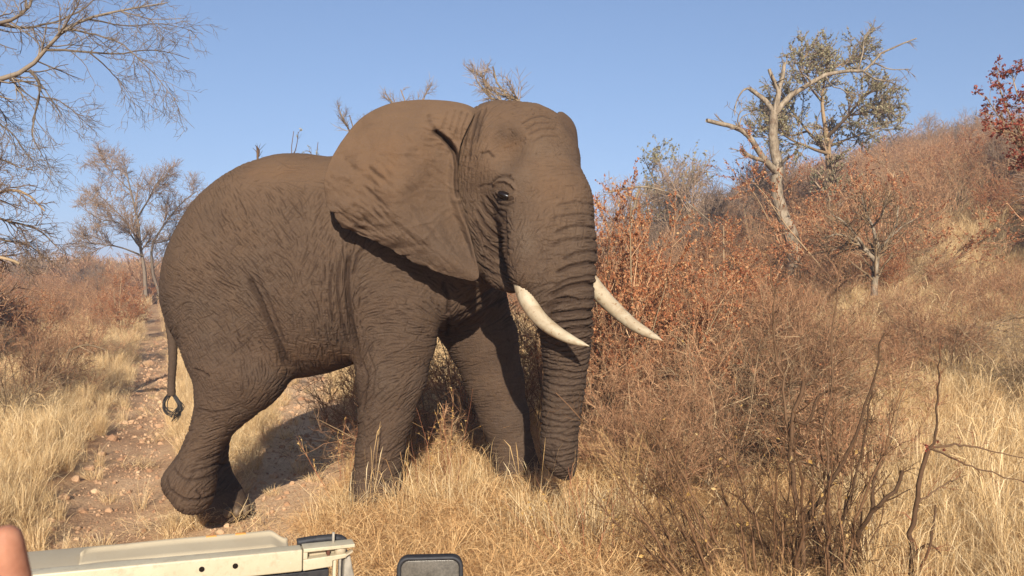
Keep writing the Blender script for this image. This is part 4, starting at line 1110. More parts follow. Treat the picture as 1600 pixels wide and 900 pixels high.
def build_litter():
    rs = np.random.RandomState(33)
    lm = WM['rustleaf']
    def leafobj(k):
        r = np.random.RandomState(k); n = 9; c = np.stack([r.normal(0, .08, n), r.normal(0, .08, n), r.uniform(.004, .05, n)], 1)
        a = r.normal(size=(n, 3)); a[:, 2] *= .5; a /= np.linalg.norm(a, axis=1, keepdims=True); b = np.cross(a, r.normal(size=(n, 3)) * .4 + [0, 0, 1]); b /= np.linalg.norm(b, axis=1, keepdims=True)
        s = r.uniform(.012, .026, n)[:, None]
        V = np.stack([c - a * s, c - b * s * .6, c + a * s, c + b * s * .6], 1).reshape(-1, 3)
        return bpy.data.objects.new('litter%02d' % k, quads('litter', V, np.arange(n * 4).reshape(-1, 4), lm, False, {'tint': np.repeat(r.rand(n), 4)}))
    xy = scatter_xy(rs, 4.5, 16, lambda y: 30 * min(1, 7 / y))
    an = xy[:, 0] / (xy[:, 1] + 3); keep = rs.rand(len(xy)) < sstep(.04, .12, an) * sstep(.36, .2, an) * .9; xy = xy[keep]; n = len(xy)
    instancer('leaf_litter', np.column_stack([xy, ground_z(*xy.T) + .03]), np.stack([0 * xy[:, 0], 0 * xy[:, 0], rs.uniform(0, 6, n)], 1), np.ones((n, 3)), rs.randint(0, 3, n), [leafobj(k) for k in range(3)])
    # stones of the track
    sm = Mat('stone', .9, .2); sm.earth = WARMER_TINT; c = sm.coords('Object'); nn = sm.noise(c, 14, 4, .6); oi = sm.node('ShaderNodeObjectInfo')
    sm.color(sm.mix(nn, sm.ramp(oi.outputs['Random'], [(0, (.22, .12, .08)), (.5, (.38, .235, .155)), (1, (.50, .36, .26))]), sm.ramp(oi.outputs['Random'], [(0, (.36, .22, .145)), (1, (.60, .45, .33))])))
    sm.bump(nn, .6, .01)
    def stone(k):
        r = np.random.RandomState(60 + k)
        import bmesh
        bm = bmesh.new(); bmesh.ops.create_icosphere(bm, subdivisions=2, radius=1)
        pl = [(v / np.linalg.norm(v), r.uniform(.55, .9)) for v in r.normal(size=(9, 3))]
        for v in bm.verts:
            p = np.array(v.co)
            for nrm, d in pl:
                e = p @ nrm - d
                if e > 0: p = p - nrm * e
            v.co = p * (1, .8, .6)
        me = bpy.data.meshes.new('stone'); bm.to_mesh(me); bm.free(); me.materials.append(sm.m); return me
    meshes = [stone(k) for k in range(6)]
    xy = scatter_xy(rs, 4.5, 26, lambda y: 330 * min(1, 7 / y) ** 1.2)
    keep = rs.rand(len(xy)) < np.clip(rut_w(*xy.T) + .8 * bare_w(*xy.T), 0, 1) * .8 + .0; xy = xy[keep]; n = len(xy)
    s = rs.lognormal(-4.6, .6, n).clip(.004, .05) * np.clip(xy[:, 1] / 9, 1, 1.8)
    instancer('gravel', np.column_stack([xy, ground_z(*xy.T) + s * .1]), rs.uniform(0, 6.28, (n, 3)), np.stack([s] * 3, 1), rs.randint(0, 6, n), [bpy.data.objects.new('pebble%02d' % k, m) for k, m in enumerate(meshes)])
    spots = [(175, 688, .085), (205, 662, .06), (222, 640, .05), (160, 712, .07), (140, 735, .08), (118, 752, .075), (190, 720, .06), (100, 780, .09), (232, 570, .075), (150, 770, .07), (210, 605, .05), (195, 640, .05), (240, 610, .045), (428, 747, .075), (412, 757, .05), (395, 640, .06), (420, 660, .05), (405, 690, .06), (440, 640, .05), (470, 625, .06), (500, 610, .06), (388, 700, .045), (450, 690, .05), (130, 800, .07), (170, 800, .06), (80, 815, .06)]
    for k, (px, py, r) in enumerate(spots):
        Y = ground_hit(px, py, 5, 40); p = P(px, py, Y)
        o = obj('stone', meshes[k % 6]); sc = r * Y / 7.5 * .8
        o.location = (p[0], p[1], gz(p[0], p[1]) + sc * .12); o.scale = (sc,) * 3; o.rotation_euler = (rs.normal(0, .3), rs.normal(0, .3), rs.uniform(0, 6))
        left_ = px < 300
        tag(o, 'rough reddish stone lying in the left wheel rut' if left_ else 'rough reddish stone on the bare ground behind the hind legs', 'stone', 'stones in the left wheel rut' if left_ else 'stones on the bare track by the elephant')

# ------------------------------------------------------------------ trees drawn limb by limb
def traced(px, Y, jit=.0, rs=None):
    """px rows: (x, y) or (x, y, extra depth)"""
    return [tuple(P(p[0], p[1], Y + (p[2] if len(p) > 2 else 0))) for p in px]

def wood_tree(name, w, trunk_levels, crown_levels, base, label, cat, tm, cm, leaves=None, group=None):
    e = empty(name, base); tag(e, label, cat, group)
    obj('trunk', w.mesh('trunk', trunk_levels, tm, base), e)
    obj('crown', w.mesh('crown', crown_levels, cm, base), e)
    if leaves: obj('leaves', w.leaves('leaves', *leaves[0], origin=base, **leaves[1]), e)
    return e

def build_traced_trees():
    # bare tree whose limbs reach in from the top left
    Y = 8.4; s = Y / FPX
    w = Wood(31)
    tr = [([(-330, 660), (-300, 420), (-240, 250), (-150, 170, -.2)], 26 * s, 13 * s), ([(-240, 250), (-200, 120, .4), (-120, 40, .6)], 15 * s, 8 * s)]
    w.limbs([(traced(a, Y), b, c) for a, b, c in tr], 14, 8)
    lm = [([(-150, 170, -.2), (-60, 132, -.1), (0, 123), (36, 114), (50, 104), (62, 84), (86, 60), (104, 44), (138, 30), (190, 18), (262, 4)], 9, 1.3),
          ([(-120, 40, .6), (-60, 42, .3), (0, 38, .1), (30, 27), (48, 8), (52, -30)], 8, 3), ([(72, 78), (130, 82), (180, 88, .1), (232, 80, .2), (296, 92, .3)], 3.2, .8), ([(46, 110), (60, 126), (61, 146, -.1), (54, 176, -.1), (50, 214, -.2), (66, 244, -.3)], 4.5, .9),
          ([(104, 44), (150, 52, -.2), (190, 66, -.3), (230, 106, -.4), (278, 160, -.5)], 2.8, .7), ([(140, 82), (172, 112, .2), (196, 140, .3), (210, 162, .3)], 2, .6), ([(60, 150), (90, 156, -.2), (112, 172, -.3), (136, 192, -.4)], 1.9, .6), ([(-60, 132), (-20, 180, .2), (20, 210, .3), (50, 250, .4), (70, 270, .4)], 3.5, .7),
          ([(0, 38, .1), (40, 44, .4), (84, 36, .7), (130, 14, .9), (160, -14, 1.)], 4, 1.5), ([(86, 60), (112, 24, -.2), (124, 0, -.3), (128, -30, -.3)], 3, 1.2), ([(0, 123), (-4, 160, .3), (10, 190, .5), (0, 230, .5)], 3, .8), ([(138, 30), (200, 40, .3), (250, 36, .4), (300, 48, .5)], 2.2, .6), ([(190, 18), (240, 30, -.2), (290, 28, -.3)], 1.6, .6), ([(-120, 40, .6), (-40, -10, .8), (60, -30, 1)], 5, 2)]
    w.limbs([(traced(a, Y), b * s * .68, c * s * .6) for a, b, c in lm], 16, 6)
    L = np.array([np.linalg.norm(np.diff(p, axis=0), axis=1).sum() for p in w.lv[1][0]])
    w.branch(15, .62, 7, (.35, .95), .12, 1, .17, -.02, .5, 3, src=1, rmin=.0030, Lt=.45, weight=L, down=.18)
    w.branch(5, .30, 5, (.4, 1.0), .15, 1, .2, 0, .6, 3, rmin=.0025, down=.12)
    w.branch(2, .15, 4, (.4, 1.0), .2, 1, .2, 0, .6, 3, rmin=.0022, down=.1)
    wood_tree('tree', w, [0, 1], [2, 3, 4], (P(-330, 415, Y)[0], Y, -.2), 'bare grey tree whose thin drooping branches reach in from the top left corner', 'tree', WM['ash'], WM['ash'])

    # bare tree at the left edge below it
    Y = 15.0; s = Y / FPX; w = Wood(37)
    w.limbs([(traced(a, Y), b * s, c * s) for a, b, c in [([(-120, 560), (-110, 440), (-80, 380), (-60, 320)], 16, 8), ([(-90, 420), (-40, 400, .3), (10, 404, .5), (30, 412, .6)], 6, 2), ([(-80, 380), (-40, 330, -.3), (0, 300, -.4), (40, 300, -.4), (70, 330, -.4)], 6, 1.2), ([(-60, 320), (-30, 270), (0, 250), (30, 262)], 5, 1), ([(-40, 330), (10, 345, .4), (60, 360, .5), (92, 388, .6)], 3, .8), ([(-60, 330), (-10, 370, .8), (40, 380, .9), (80, 410, .9)], 3, .8)]], 14, 5)
    w.branch(15, .95, 7, (.35, .95), .2, 1, .17, 0, .5, 3, src=0, rmin=.007, down=.1); w.branch(6, .5, 5, (.4, 1.0), .15, 1, .2, 0, .6, 3, rmin=.006, down=.1); w.branch(2, .25, 4, (.4, 1.0), .15, 1, .2, 0, .6, 3, rmin=.0055)
    wood_tree('tree', w, [0], [1, 2, 3], (P(-120, 415, Y)[0], Y, gz(P(-120, 415, Y)[0], Y)), 'leafless tree at the left edge with a low sprawling fan of twigs over the scrub', 'tree', WM['grey'], WM['far'])

    # purplish bare tree left of the rump, two stems
    Y = 30.0; s = Y / FPX; w = Wood(41)
    w.limbs([(traced(a, Y), b * s * .7, c * s * .7) for a, b, c in [([(228, 462), (226, 420), (222, 390), (215, 340), (206, 300), (196, 262)], 5, 1.2), ([(250, 462), (238, 420), (240, 380), (262, 345), (285, 318), (306, 300)], 4.2, 1), ([(222, 390), (200, 350, .6), (170, 320, 1), (150, 300, 1.2)], 3, .8), ([(215, 340), (232, 310, -.6), (248, 282, -1), (268, 274, -1)], 2.5, .8),
         ([(224, 400), (186, 385, -1), (150, 380, -1.4), (126, 384, -1.6)], 2.5, .8), ([(206, 300), (180, 275, .8), (164, 258, 1)], 1.8, .6), ([(240, 380), (270, 372, 1), (292, 350, 1.3), (312, 344, 1.4)], 2, .7), ([(222, 390), (188, 350, -1.5), (160, 344, -2), (140, 332, -2.2)], 2.2, .7), ([(238, 420), (262, 400, 1.2), (286, 392, 1.5)], 2, .7)]], 12, 5)
    w.branch(15, 1.35, 7, (.35, .95), .3, 1, .15, .12, .5, 3, src=0, rmin=.0075, Lt=.4); w.branch(10, .8, 5, (.4, 1.0), .15, 1, .2, .1, .6, 3, rmin=.0065); w.branch(5, .42, 4, (.4, 1.0), .15, 1, .2, .05, .6, 3, rmin=.0065)
    wood_tree('tree', w, [0], [1, 2, 3], (P(230, 415, Y)[0], Y, gz(P(230, 415, Y)[0], Y)), 'grey leafless tree with a rounded twiggy crown just left of the elephant rump', 'tree', WM['ash'], WM['far'])

    # bleached dead tree on the slope
    Y = 19.0; s = Y / FPX; w = Wood(43)
    w.limbs([(traced(a, Y), b * s * .76, c * s * .76) for a, b, c in [
        ([(1243, 430), (1242, 398), (1236, 364), (1222, 330), (1214, 295), (1217, 265), (1212, 240), (1210, 205), (1209, 172)], 17, 8.5)]], 22, 9)
    w.limbs([(traced(a, Y), b * s * .76, c * s * .76) for a, b, c in [
        ([(1216, 270), (1196, 252, -.2), (1180, 228, -.4), (1160, 205, -.5), (1135, 197, -.6), (1104, 188, -.7)], 7.5, 4), ([(1196, 252, -.2), (1172, 244, -.4), (1158, 233, -.5)], 4.5, 4), ([(1209, 176), (1196, 158, .2), (1180, 145, .3), (1171, 138, .3)], 6.5, 4.2), ([(1210, 180), (1214, 160), (1216, 142), (1205, 116), (1202, 108)], 7.5, 3.5), ([(1216, 142), (1222, 122, .1), (1226, 98, .1)], 5.5, 3.6),
        ([(1210, 178), (1232, 154, .1), (1260, 137, .2), (1290, 119, .2), (1322, 112, .3), (1350, 112, .3), (1366, 98, .4), (1378, 84, .4), (1402, 72, .5), (1432, 60, .5)], 7, 1.2), ([(1217, 262), (1226, 250, -.2), (1234, 244, -.3)], 4, 3), ([(1258, 138), (1266, 128, -.1), (1258, 118, -.2), (1250, 116, -.2)], 2.5, 1.2),
        ([(1350, 112, .3), (1366, 122, .5), (1384, 126, .6), (1404, 136, .7)], 2, .8), ([(1366, 98, .4), (1390, 108, .3), (1420, 108, .3)], 1.7, .7), ([(1340, 112, .3), (1348, 80, .2), (1350, 60, .2), (1362, 44, .2)], 2, .8), ([(1350, 62), (1360, 50), (1376, 40)], 1, .6), ([(1160, 205, -.5), (1152, 190, -.6), (1156, 176, -.7), (1166, 168, -.7)], 2, .8), ([(1171, 138, .3), (1160, 142, .2), (1150, 160, .1), (1148, 180, 0)], 2.4, .8), ([(1154, 199, -.5), (1160, 182, -.4), (1178, 176, -.3)], 1.8, .7), ([(1290, 119, .2), (1300, 134, -.2), (1318, 140, -.4), (1330, 152, -.5)], 2, .8)]], 14, 7)
    w.branch(3, .55, 6, (.5, 1.1), .45, 1, .2, .0, .45, 3, src=1, rmin=.008); w.branch(3, .3, 5, (.4, 1.0), .2, 1, .2, 0, .6, 3, rmin=.007)
    wood_tree('dead_tree', w, [0, 1], [2, 3], (P(1244, 415, Y)[0], Y, gz(P(1244, 415, Y)[0], Y)), 'bleached dead tree with crooked bare limbs standing above the rusty scrub', 'tree', WM['pale'], WM['grey'])

    # grey-green tree behind it
    Y = 25.0; s = Y / FPX; w = Wood(47)
    w.limbs([(traced(a, Y), b * s, c * s) for a, b, c in [([(1302, 400), (1298, 300), (1294, 240), (1290, 205)], 7, 4.5), ([(1294, 240), (1262, 205, .8), (1235, 170, 1.2), (1215, 140, 1.4)], 3.5, .9), ([(1290, 205), (1285, 160, -.4), (1290, 115, -.6), (1296, 80, -.6)], 3.6, .9), ([(1292, 215), (1325, 180, -.8), (1350, 150, -1.2), (1378, 140, -1.4)], 3.4, .9), ([(1293, 230), (1330, 215, 1), (1365, 205, 1.4), (1392, 190, 1.6)], 2.6, .8), ([(1286, 160), (1262, 130, -1), (1250, 105, -1.2), (1262, 84, -1.2)], 2.5, .8), ([(1290, 115), (1320, 95, .8), (1340, 75, 1)], 2.2, .8), ([(1294, 240), (1252, 225, -1), (1215, 205, -1.6), (1190, 200, -1.8)], 2.8, .8), ([(1262, 205, .8), (1230, 210, 1.4), (1200, 180, 2)], 2, .7), ([(1325, 180), (1345, 178, -.3), (1372, 172, -.5)], 2, .7)]], 12, 6)
    w.branch(17, 1.25, 7, (.35, .95), .3, 1, .15, .06, .5, 3, src=0, rmin=.009, Lt=.4); w.branch(8, .65, 5, (.4, 1.0), .15, 1, .2, .1, .6, 3, rmin=.009); w.branch(2, .35, 4, (.4, 1.0), .15, 1, .2, .1, .6, 3, rmin=.008)
    wood_tree('tree', w, [0], [1, 2, 3], (P(1302, 415, Y)[0], Y, gz(P(1302, 415, Y)[0], Y)), 'airy grey-green tree with small leaves right behind the bleached dead tree', 'tree', WM['grey'], WM['far'], ((2, 22, .032, WM['greyleaf']), dict(prob=.9)))

    # small forked tree in the clearing on the right
    Y = min(ground_hit(1366, 464), 15.0); s = Y / FPX; w = Wood(53)
    w.limbs([(traced(a, Y), b * s, c * s) for a, b, c in [([(1366, 462), (1368, 430), (1370, 405), (1372, 386)], 5.5, 4.5), ([(1368, 408), (1350, 388), (1330, 372, .2), (1306, 366, .3), (1290, 372, .3)], 4.5, 1), ([(1350, 388), (1340, 370, -.3), (1318, 346, -.4), (1300, 335, -.5)], 3, .9), ([(1372, 386), (1362, 356), (1352, 330), (1346, 305)], 3.5, 1), ([(1371, 395), (1388, 372, .3), (1400, 350, .4), (1404, 320, .4)], 3.2, 1), ([(1388, 372, .3), (1412, 352, .6), (1440, 338, .8)], 2.4, .8), ([(1362, 356), (1378, 336, -.3), (1384, 312, -.4)], 2, .8), ([(1330, 372, .2), (1316, 384, .5), (1296, 392, .6)], 2.2, .8)]], 12, 6)
    w.branch(16, .75, 7, (.35, .95), .25, 1, .17, .05, .5, 3, src=0, rmin=.006, Lt=.4); w.branch(6, .4, 5, (.4, 1.0), .15, 1, .2, .05, .6, 3, rmin=.005)
    wood_tree('tree', w, [0], [1, 2], (P(1366, 462, Y)[0], Y, gz(P(1366, 462, Y)[0], Y)), 'small pale forked tree with a low twiggy crown in the clearing below the dead tree', 'tree', WM['pale'], WM['grey'])

    # dark red leaves at the right edge
    Y = 9.0; s = Y / FPX; w = Wood(59)
    w.limbs([(traced(a, Y), b * s, c * s) for a, b, c in [([(1720, 640), (1700, 430), (1668, 280), (1640, 200)], 9, 3), ([(1668, 280), (1620, 235), (1588, 200, .1), (1566, 150, .2), (1556, 100, .2)], 3, .6), ([(1680, 330), (1630, 280, -.1), (1600, 240, -.2), (1560, 178, -.2), (1540, 150, -.2)], 3, .6), ([(1640, 200), (1614, 170, .2), (1592, 150, .3), (1580, 110, .3)], 2.4, .6), ([(1690, 370), (1640, 290, .2), (1608, 262, .3), (1590, 250, .3)], 2.4, .6), ([(1640, 300), (1600, 225, -.3), (1572, 205, -.4), (1556, 205, -.4)], 2, .6)]], 14, 5)
    w.branch(14, .34, 6, (.35, .95), .35, 1, .17, .05, .5, 3, src=0, rmin=.0032, Lt=.4); w.branch(4, .16, 4, (.4, 1.0), .15, 1, .2, .05, .6, 3, rmin=.0028)
    wood_tree('tree', w, [0], [1, 2], (P(1720, 415, Y)[0], Y, gz(P(1720, 415, Y)[0], Y)), 'thin tree with dark red leaves leaning in at the right edge', 'tree', WM['grey'], WM['grey'], ((2, 11, .019, WM['redleaf']), dict(prob=.7)))

    # crown tips showing over the elephant
    for (Y, px, bx, lab, seed) in ((17.0, [([(800, 420), (808, 300), (812, 205), (808, 175), (790, 150), (775, 130), (770, 104)], 6, 1.2), ([(812, 205), (800, 172), (784, 160), (764, 150), (748, 130), (742, 118)], 4, .8), ([(808, 175), (812, 160), (800, 150), (790, 156)], 3, .8), ([(790, 150), (764, 138, .3), (750, 116, .4)], 2.5, .7)], 800, 'pale crooked bare tree whose tip shows above the elephant head', 61),
                                   (26.0, [([(650, 420), (648, 300), (640, 200), (634, 160), (626, 140)], 4, .8), ([(640, 200), (660, 160, .4), (668, 138, .5)], 2.5, .7), ([(642, 210), (615, 165, -.4), (602, 146, -.5)], 2.5, .7)], 650, 'leafless tree whose fine crown shows above the elephant ear', 62),
                                   (28.0, [([(566, 420), (562, 300), (552, 210), (546, 180)], 4, .8), ([(556, 240), (572, 200, .4), (580, 176, .5)], 2.2, .7), ([(554, 220), (538, 190, -.4), (530, 172, -.5)], 2.2, .7)], 566, 'faint leafless tree showing beside the upper back edge of the ear', 63)):
        s = Y / FPX; w = Wood(seed)
        w.limbs([(traced(a, Y), b * s, c * s) for a, b, c in px], 14, 6)
        w.branch(15, .75, 6, (.35, .95), .3, 1, .17, .1, .5, 3, src=0, rmin=.008); w.branch(7, .42, 5, (.4, 1.0), .15, 1, .2, .05, .6, 3, rmin=.006)
        wood_tree('tree', w, [0], [1, 2], (P(bx, 415, Y)[0], Y, gz(P(bx, 415, Y)[0], Y)), lab, 'tree', WM['pale'] if seed == 61 else WM['grey'], WM['grey'])
    # the dark snag and thin saplings over the back line
    for (Y, px, lab, seed, br) in ((13.0, [([(408, 420), (404, 330), (402, 246), (399, 238), (402, 230)], 3, 1.5), ([(402, 246), (405, 238), (404, 232)], 1.5, 1)], 'dark snag poking up over the back line of the elephant', 71, 0),
                                   (16.0, [([(452, 420), (456, 300), (455, 235), (459, 205)], 2, .5), ([(456, 250), (464, 225), (466, 206)], 1, .4)], 'thin sapling tip with a few leaves over the middle of the back', 72, 1),
                                   (16.5, [([(500, 420), (496, 300), (494, 240), (497, 222)], 2, .5), ([(495, 260), (486, 240), (482, 236)], 1, .4)], 'thin sapling tip between the back and the ear', 73, 1)):
        s = Y / FPX; w = Wood(seed); w.limbs([(traced(a, Y), b * s, c * s) for a, b, c in px], 10, 5)
        w.branch(5, .25, 5, (.35, .9), .6, 1, .2, .1, .5, 3, src=0, rmin=.004)
        wood_tree('sapling', w, [0], [1], (P(px[0][0][0][0], 415, Y)[0], Y, gz(P(px[0][0][0][0], 415, Y)[0], Y)), lab, 'sapling', WM['dark'], WM['dark'], ((1, 4, .022, WM['greyleaf']), dict(prob=.5)) if br else None)

# ------------------------------------------------------------------ scrub
def build_scrub():
    K = bush_kinds(); T = far_tree_kinds()
    rs = np.random.RandomState(77)
    def put(kind, px, Y, sc, label, group=None, cat='bush', sz=1.0, name='bush', rz=None):
        return place(name, K[kind], at_ground(px, Y), Y, sc, rs.uniform(0, 6.28) if rz is None else rz, label, cat, group, sz, tilt=(rs.normal(0, .05), rs.normal(0, .05)))
    # --- close to the animal
    put('leafy0', 968, 9.6, 1.05, 'tall rust-leaved bush right beside the elephant face', sz=1.35)
    put('leafy1', 925, 11.5, 1.15, 'rust-leaved bush partly hidden behind the elephant trunk', sz=1.2)
    put('leafy2', 985, 10.6, 1.0, 'second rust-leaved bush just right of the one at the elephant face', sz=1.5)
    put('leafy0', 1150, 13.5, 1.2, 'bush with yellowish orange leaves in front of the dead tree')
    put('leafy1', 1335, 18.5, 1.75, 'orange-leaved bush behind the small pale forked tree')
    put('leafy2', 1040, 11.0, 1.1, 'rust-leaved bush between the far tusk and the dead tree')
    put('rust1', 1010, 8.6, .78, 'reddish twig bush under the tip of the far tusk')
    put('tangle', 1150, 8.2, .92, 'dense tangle of arching grey branches in the middle of the scrub')
    put('rust3', 1095, 8.9, .85, 'reddish twig thicket just right of the far tusk tip')
    put('rust2', 1225, 8.8, .8, 'reddish tangled bush right of the dense arching tangle')
    put('rust0', 1170, 9.8, 1.0, 'reddish twig bush rising behind the arching grey tangle')
    put('rust2', 1275, 9.8, .85, 'reddish twig bush on the near side of the clearing')
    put('tangle', 1560, 10.8, .62, 'pile-like grey brush bush at the right edge of the straw field', sz=.75)
    put('grey2', 1620, 10.2, .75, 'grey brush bush half out of frame on the right')
    put('rust3', 1470, 11.6, .72, 'reddish upright twig bush between the small forked tree and the straw field')
    put('rust1', 1420, 11.4, .5, 'low reddish bush at the foot of the small forked tree')
    put('rust0', 700, 9.6, 1.0, 'dark twig shrub in the shade between the front legs')
    put('grey0', 655, 9.0, .85, 'dark twig shrub in the shade behind the near foreleg')
    put('rust2', 560, 9.6, .72, 'thin twig shrub under the belly beside the near foreleg')
    put('rust2', 835, 10.0, .85, 'thin dark shrub in the gap behind the trunk', sz=1.15)
    put('tan0', 1015, 6.9, .62, 'low straw-coloured brush under the tusks')
    put('rust0', 985, 7.8, .6, 'reddish brush between the trunk and the tangle')
    put('rust3', 930, 7.9, .42, 'small reddish shrub just right of the trunk tip')
    put('rust0', 1060, 7.0, .62, 'low reddish shrub in front of the grey thicket')
    put('rust1', 1330, 7.2, .62, 'low reddish twig shrub beside the straw field')
    # --- the slope, dense rusty scrub
    n_ = 0; pts = []
    for k in range(4000):
        Y = 9.8 + 34 * rs.rand() ** 1.25; px = rs.uniform(900, 1680)
        if Y < 12 and px > 1330: continue
        mid = 9 < Y < 17.5 and 1255 < px < 1700
        if mid and (Y < 10.5 or (1270 < px < 1395 and Y > 11) or rs.rand() < .2): continue
        if Y < 10.8 and px < 1000: continue
        if 17 < Y < 21.5 and px > 1430: continue
        x = at_ground(px, Y); d = .55 + .028 * Y
        if any((x - a) ** 2 + (Y - b) ** 2 < d * d for a, b in pts): continue
        pts.append((x, Y)); n_ += 1
        kind = rs.choice(['rust0', 'rust1', 'rust2', 'rust3', 'leafy0', 'leafy1', 'leafy2', 'grey0', 'grey2', 'tan0'], p=[.135, .135, .135, .135, .05, .05, .05, .13, .13, .05])
        hs = rs.uniform(.62, 1.0) * (1 + .012 * Y)
        if 1080 < px < 1330 and 11 < Y < 19: hs = min(hs, .72)
        if mid: hs = rs.uniform(.42, .66)
        where = 'between elephant and dead tree' if px < 1090 else 'left of the dead tree' if px < 1205 else 'around the dead tree' if px < 1325 else 'behind the small forked tree' if px < 1450 else 'towards the right edge'
        band = 'low' if Y < 15 else 'halfway' if Y < 26 else 'high'
        what = {'r': 'rusty brown leafless bush', 'l': 'orange-leaved bush', 'g': 'grey leafless bush', 't': 'straw-coloured brush'}[kind[0]]
        put(kind, px, Y, hs, '%s %s on the slope %s' % (what, band, where), '%s %s on the slope %s' % (what.replace('bush', 'bushes'), band, where))
        if n_ >= 190: break
    # --- far left, behind the field
    n_ = 0; pts = []
    for k in range(2000):
        Y = 24 + 26 * rs.rand(); px = rs.uniform(-60, 900) if rs.rand() < .8 else rs.uniform(-60, 260)
        if px < 330 and Y < 27: continue
        if abs(at_ground(px, Y) - rut_x(np.array([Y]))[0]) < 1.5: continue
        x = at_ground(px, Y)
        if any((x - a) ** 2 + (Y - b) ** 2 < 2.4 for a, b in pts): continue
        pts.append((x, Y)); n_ += 1
        kind = rs.choice(['rust0', 'rust1', 'rust2', 'rust3', 'grey0', 'leafy1'], p=[.22, .22, .2, .2, .1, .06])
        where = 'at the left end of' if px < 110 else 'beside the wheel rut beyond' if px < 330 else 'hidden mostly by the elephant beyond'
        what = {'r': 'brown leafless bush', 'g': 'grey leafless bush', 'l': 'rust-leaved bush'}[kind[0]]
        put(kind, px, Y, rs.uniform(.8, 1.25), '%s %s the left grass field' % (what, where), '%s %s the field' % (what.replace('bush', 'bushes'), where))
        if n_ >= 70: break
    put('leafy0', 190, 26, 1.0, 'rusty red bush at the far end of the wheel rut')
    put('leafy2', 40, 19, .9, 'rust-leaved bush at the far left edge of the grass field')
    put('rust0', 20, 12.5, .75, 'sprawling bare bush on the left edge of the grass field')
    put('rust2', 75, 14.0, .75, 'bare twig bush beside the sprawling one on the left')
    put('grey1', -10, 11.0, .7, 'grey brush pile cut by the left frame edge')
    put('rust3', 120, 18, .7, 'reddish bare bush in the grass left of the rut')
    # --- trees on the skyline
    def tree(kind, px, Y, sc, label, group=None):
        return place('tree', T[kind], at_ground(px, Y), Y, sc, rs.uniform(0, 6.28), label, 'tree', group)
    tree('bare0', 1085, 30, 1.45, 'grey leafless tree on the skyline left of the dead tree')
    tree('green0', 1000, 38, 1.95, 'grey-green tree on the skyline beside the elephant forehead')
    tree('bare1', 950, 34, 1.5, 'leafless tree behind the rust bushes by the elephant face')
    tree('bare2', 1150, 36, 1.4, 'low leafless tree between the dead tree and the skyline')
    tree('bare3', 1560, 26, .75, 'dark-stemmed leafless tree on the slope near the right edge')
    for k, px in enumerate((968, 1030, 1058, 1120, 1182, 1222, 1262)):
        tree('bare%d' % ((k * 3) % 4), px, 27 + (k * 5) % 9, .95 + .12 * ((k * 2) % 3), 'brown leafless tree in the row behind the scrub, %s' % ('by the elephant forehead', 'below the grey-green skyline tree', 'right of the grey-green skyline tree', 'left of the dead tree limbs', 'just left of the dead tree', 'right behind the dead tree trunk', 'below the airy green tree')[k], 'leafless trees in the row behind the scrub')
    for k, px in enumerate((1420, 1470, 1520, 1590, 1640, 1370, 1330)):
        tree('bare%d' % (k % 4), px + rs.normal(0, 8), 44 + rs.uniform(-4, 6), (.85, 1.0, .95, .8, .9, .6, .6)[k], 'grey leafless tree along the top of the right slope', 'leafless trees along the top of the slope')
    for k, px in enumerate((-30, 30, 95, 150, 205, 255, 300, 350)):
        tree('bare%d' % (k % 4), px + rs.normal(0, 6), 48 + rs.uniform(-6, 12), .62, 'distant leafless tree beyond the left grass field', 'distant leafless trees on the left')
    # --- far scrub that reads as one mass
    pts, sc = [], []
    for k in range(1250):
        px = rs.uniform(-900, 2500); Y = (50 if -80 < px < 1700 else 16) + 70 * rs.rand() ** 1.4; pts.append((at_ground(px, Y), Y)); sc.append(rs.uniform(1.0, 1.7))
    pts = np.array(pts); sc = np.array(sc)
    w = Wood(808).stems(14, 1.8, .03, 6, .55, .4, .12, .15, 3).branch(8, 1.1, 5, (.4, .9), .15, 1, .15, .12, rmin=.012).branch(6, .6, 4, (.4, 1.0), .15, 1, .2, .08, rmin=.011)
    so = bpy.data.objects.new('far_bush', w.mesh('far_bush', [0, 1, 2], WM['rust'])); so2 = bpy.data.objects.new('far_bush_b', w.mesh('far_bush_b', [1, 2], WM['far']))
    instancer('far_scrub', np.column_stack([pts, ground_z(*pts.T)]), np.stack([0 * sc, 0 * sc, rs.uniform(0, 6, len(sc))], 1), np.stack([sc] * 3, 1), rs.randint(0, 2, len(sc)), [so, so2])
    # --- thin reddish weeds in the foreground
    for k, (px, Y, h) in enumerate(((700, 6.9, .95), (672, 7.0, .6), (655, 7.2, .5), (560, 7.4, .5), (530, 7.9, .8), (905, 5.9, .75), (920, 5.4, .9), (888, 6.2, .6), (640, 8.0, .7), (1100, 5.6, .8), (860, 7.6, .9))):
        w = Wood(600 + k).stems(7, h, .0042, 8, .25, .10, .08, .1, 3).branch(4, h * .3, 5, (.3, .8), .45, 1, .15, .15, rmin=.0018)
        e = empty('weed', (at_ground(px, Y), Y, gz(at_ground(px, Y), Y)))
        tag(e, ('reddish dry weed stalks between the front legs', 'short reddish weed stalks left of the far foreleg', 'thin reddish weed beside the near foreleg knee', 'dry weed stalks behind the near forefoot', 'reddish weed stalks on the shaded ground under the belly', 'red weed stalks just right of the trunk tip', 'red-stemmed weed in the straw below the tusks', 'tuft of weed stalks touching the trunk tip', 'thin weed stalks in the shade behind the near foreleg', 'dry weed stalks at the left side of the foreground shrub', 'pale weed stalks between the far foreleg and the trunk')[k], 'weed')
        obj('stalks', w.mesh('stalks', [0], WM['red']), e); obj('side_stems', w.mesh('side_stems', [1], WM['tan']), e)
        if k % 2 == 0: obj('seed_heads', w.leaves('seed_heads', 1, 3, .011, WM['yellowleaf'], t0=.6), e)

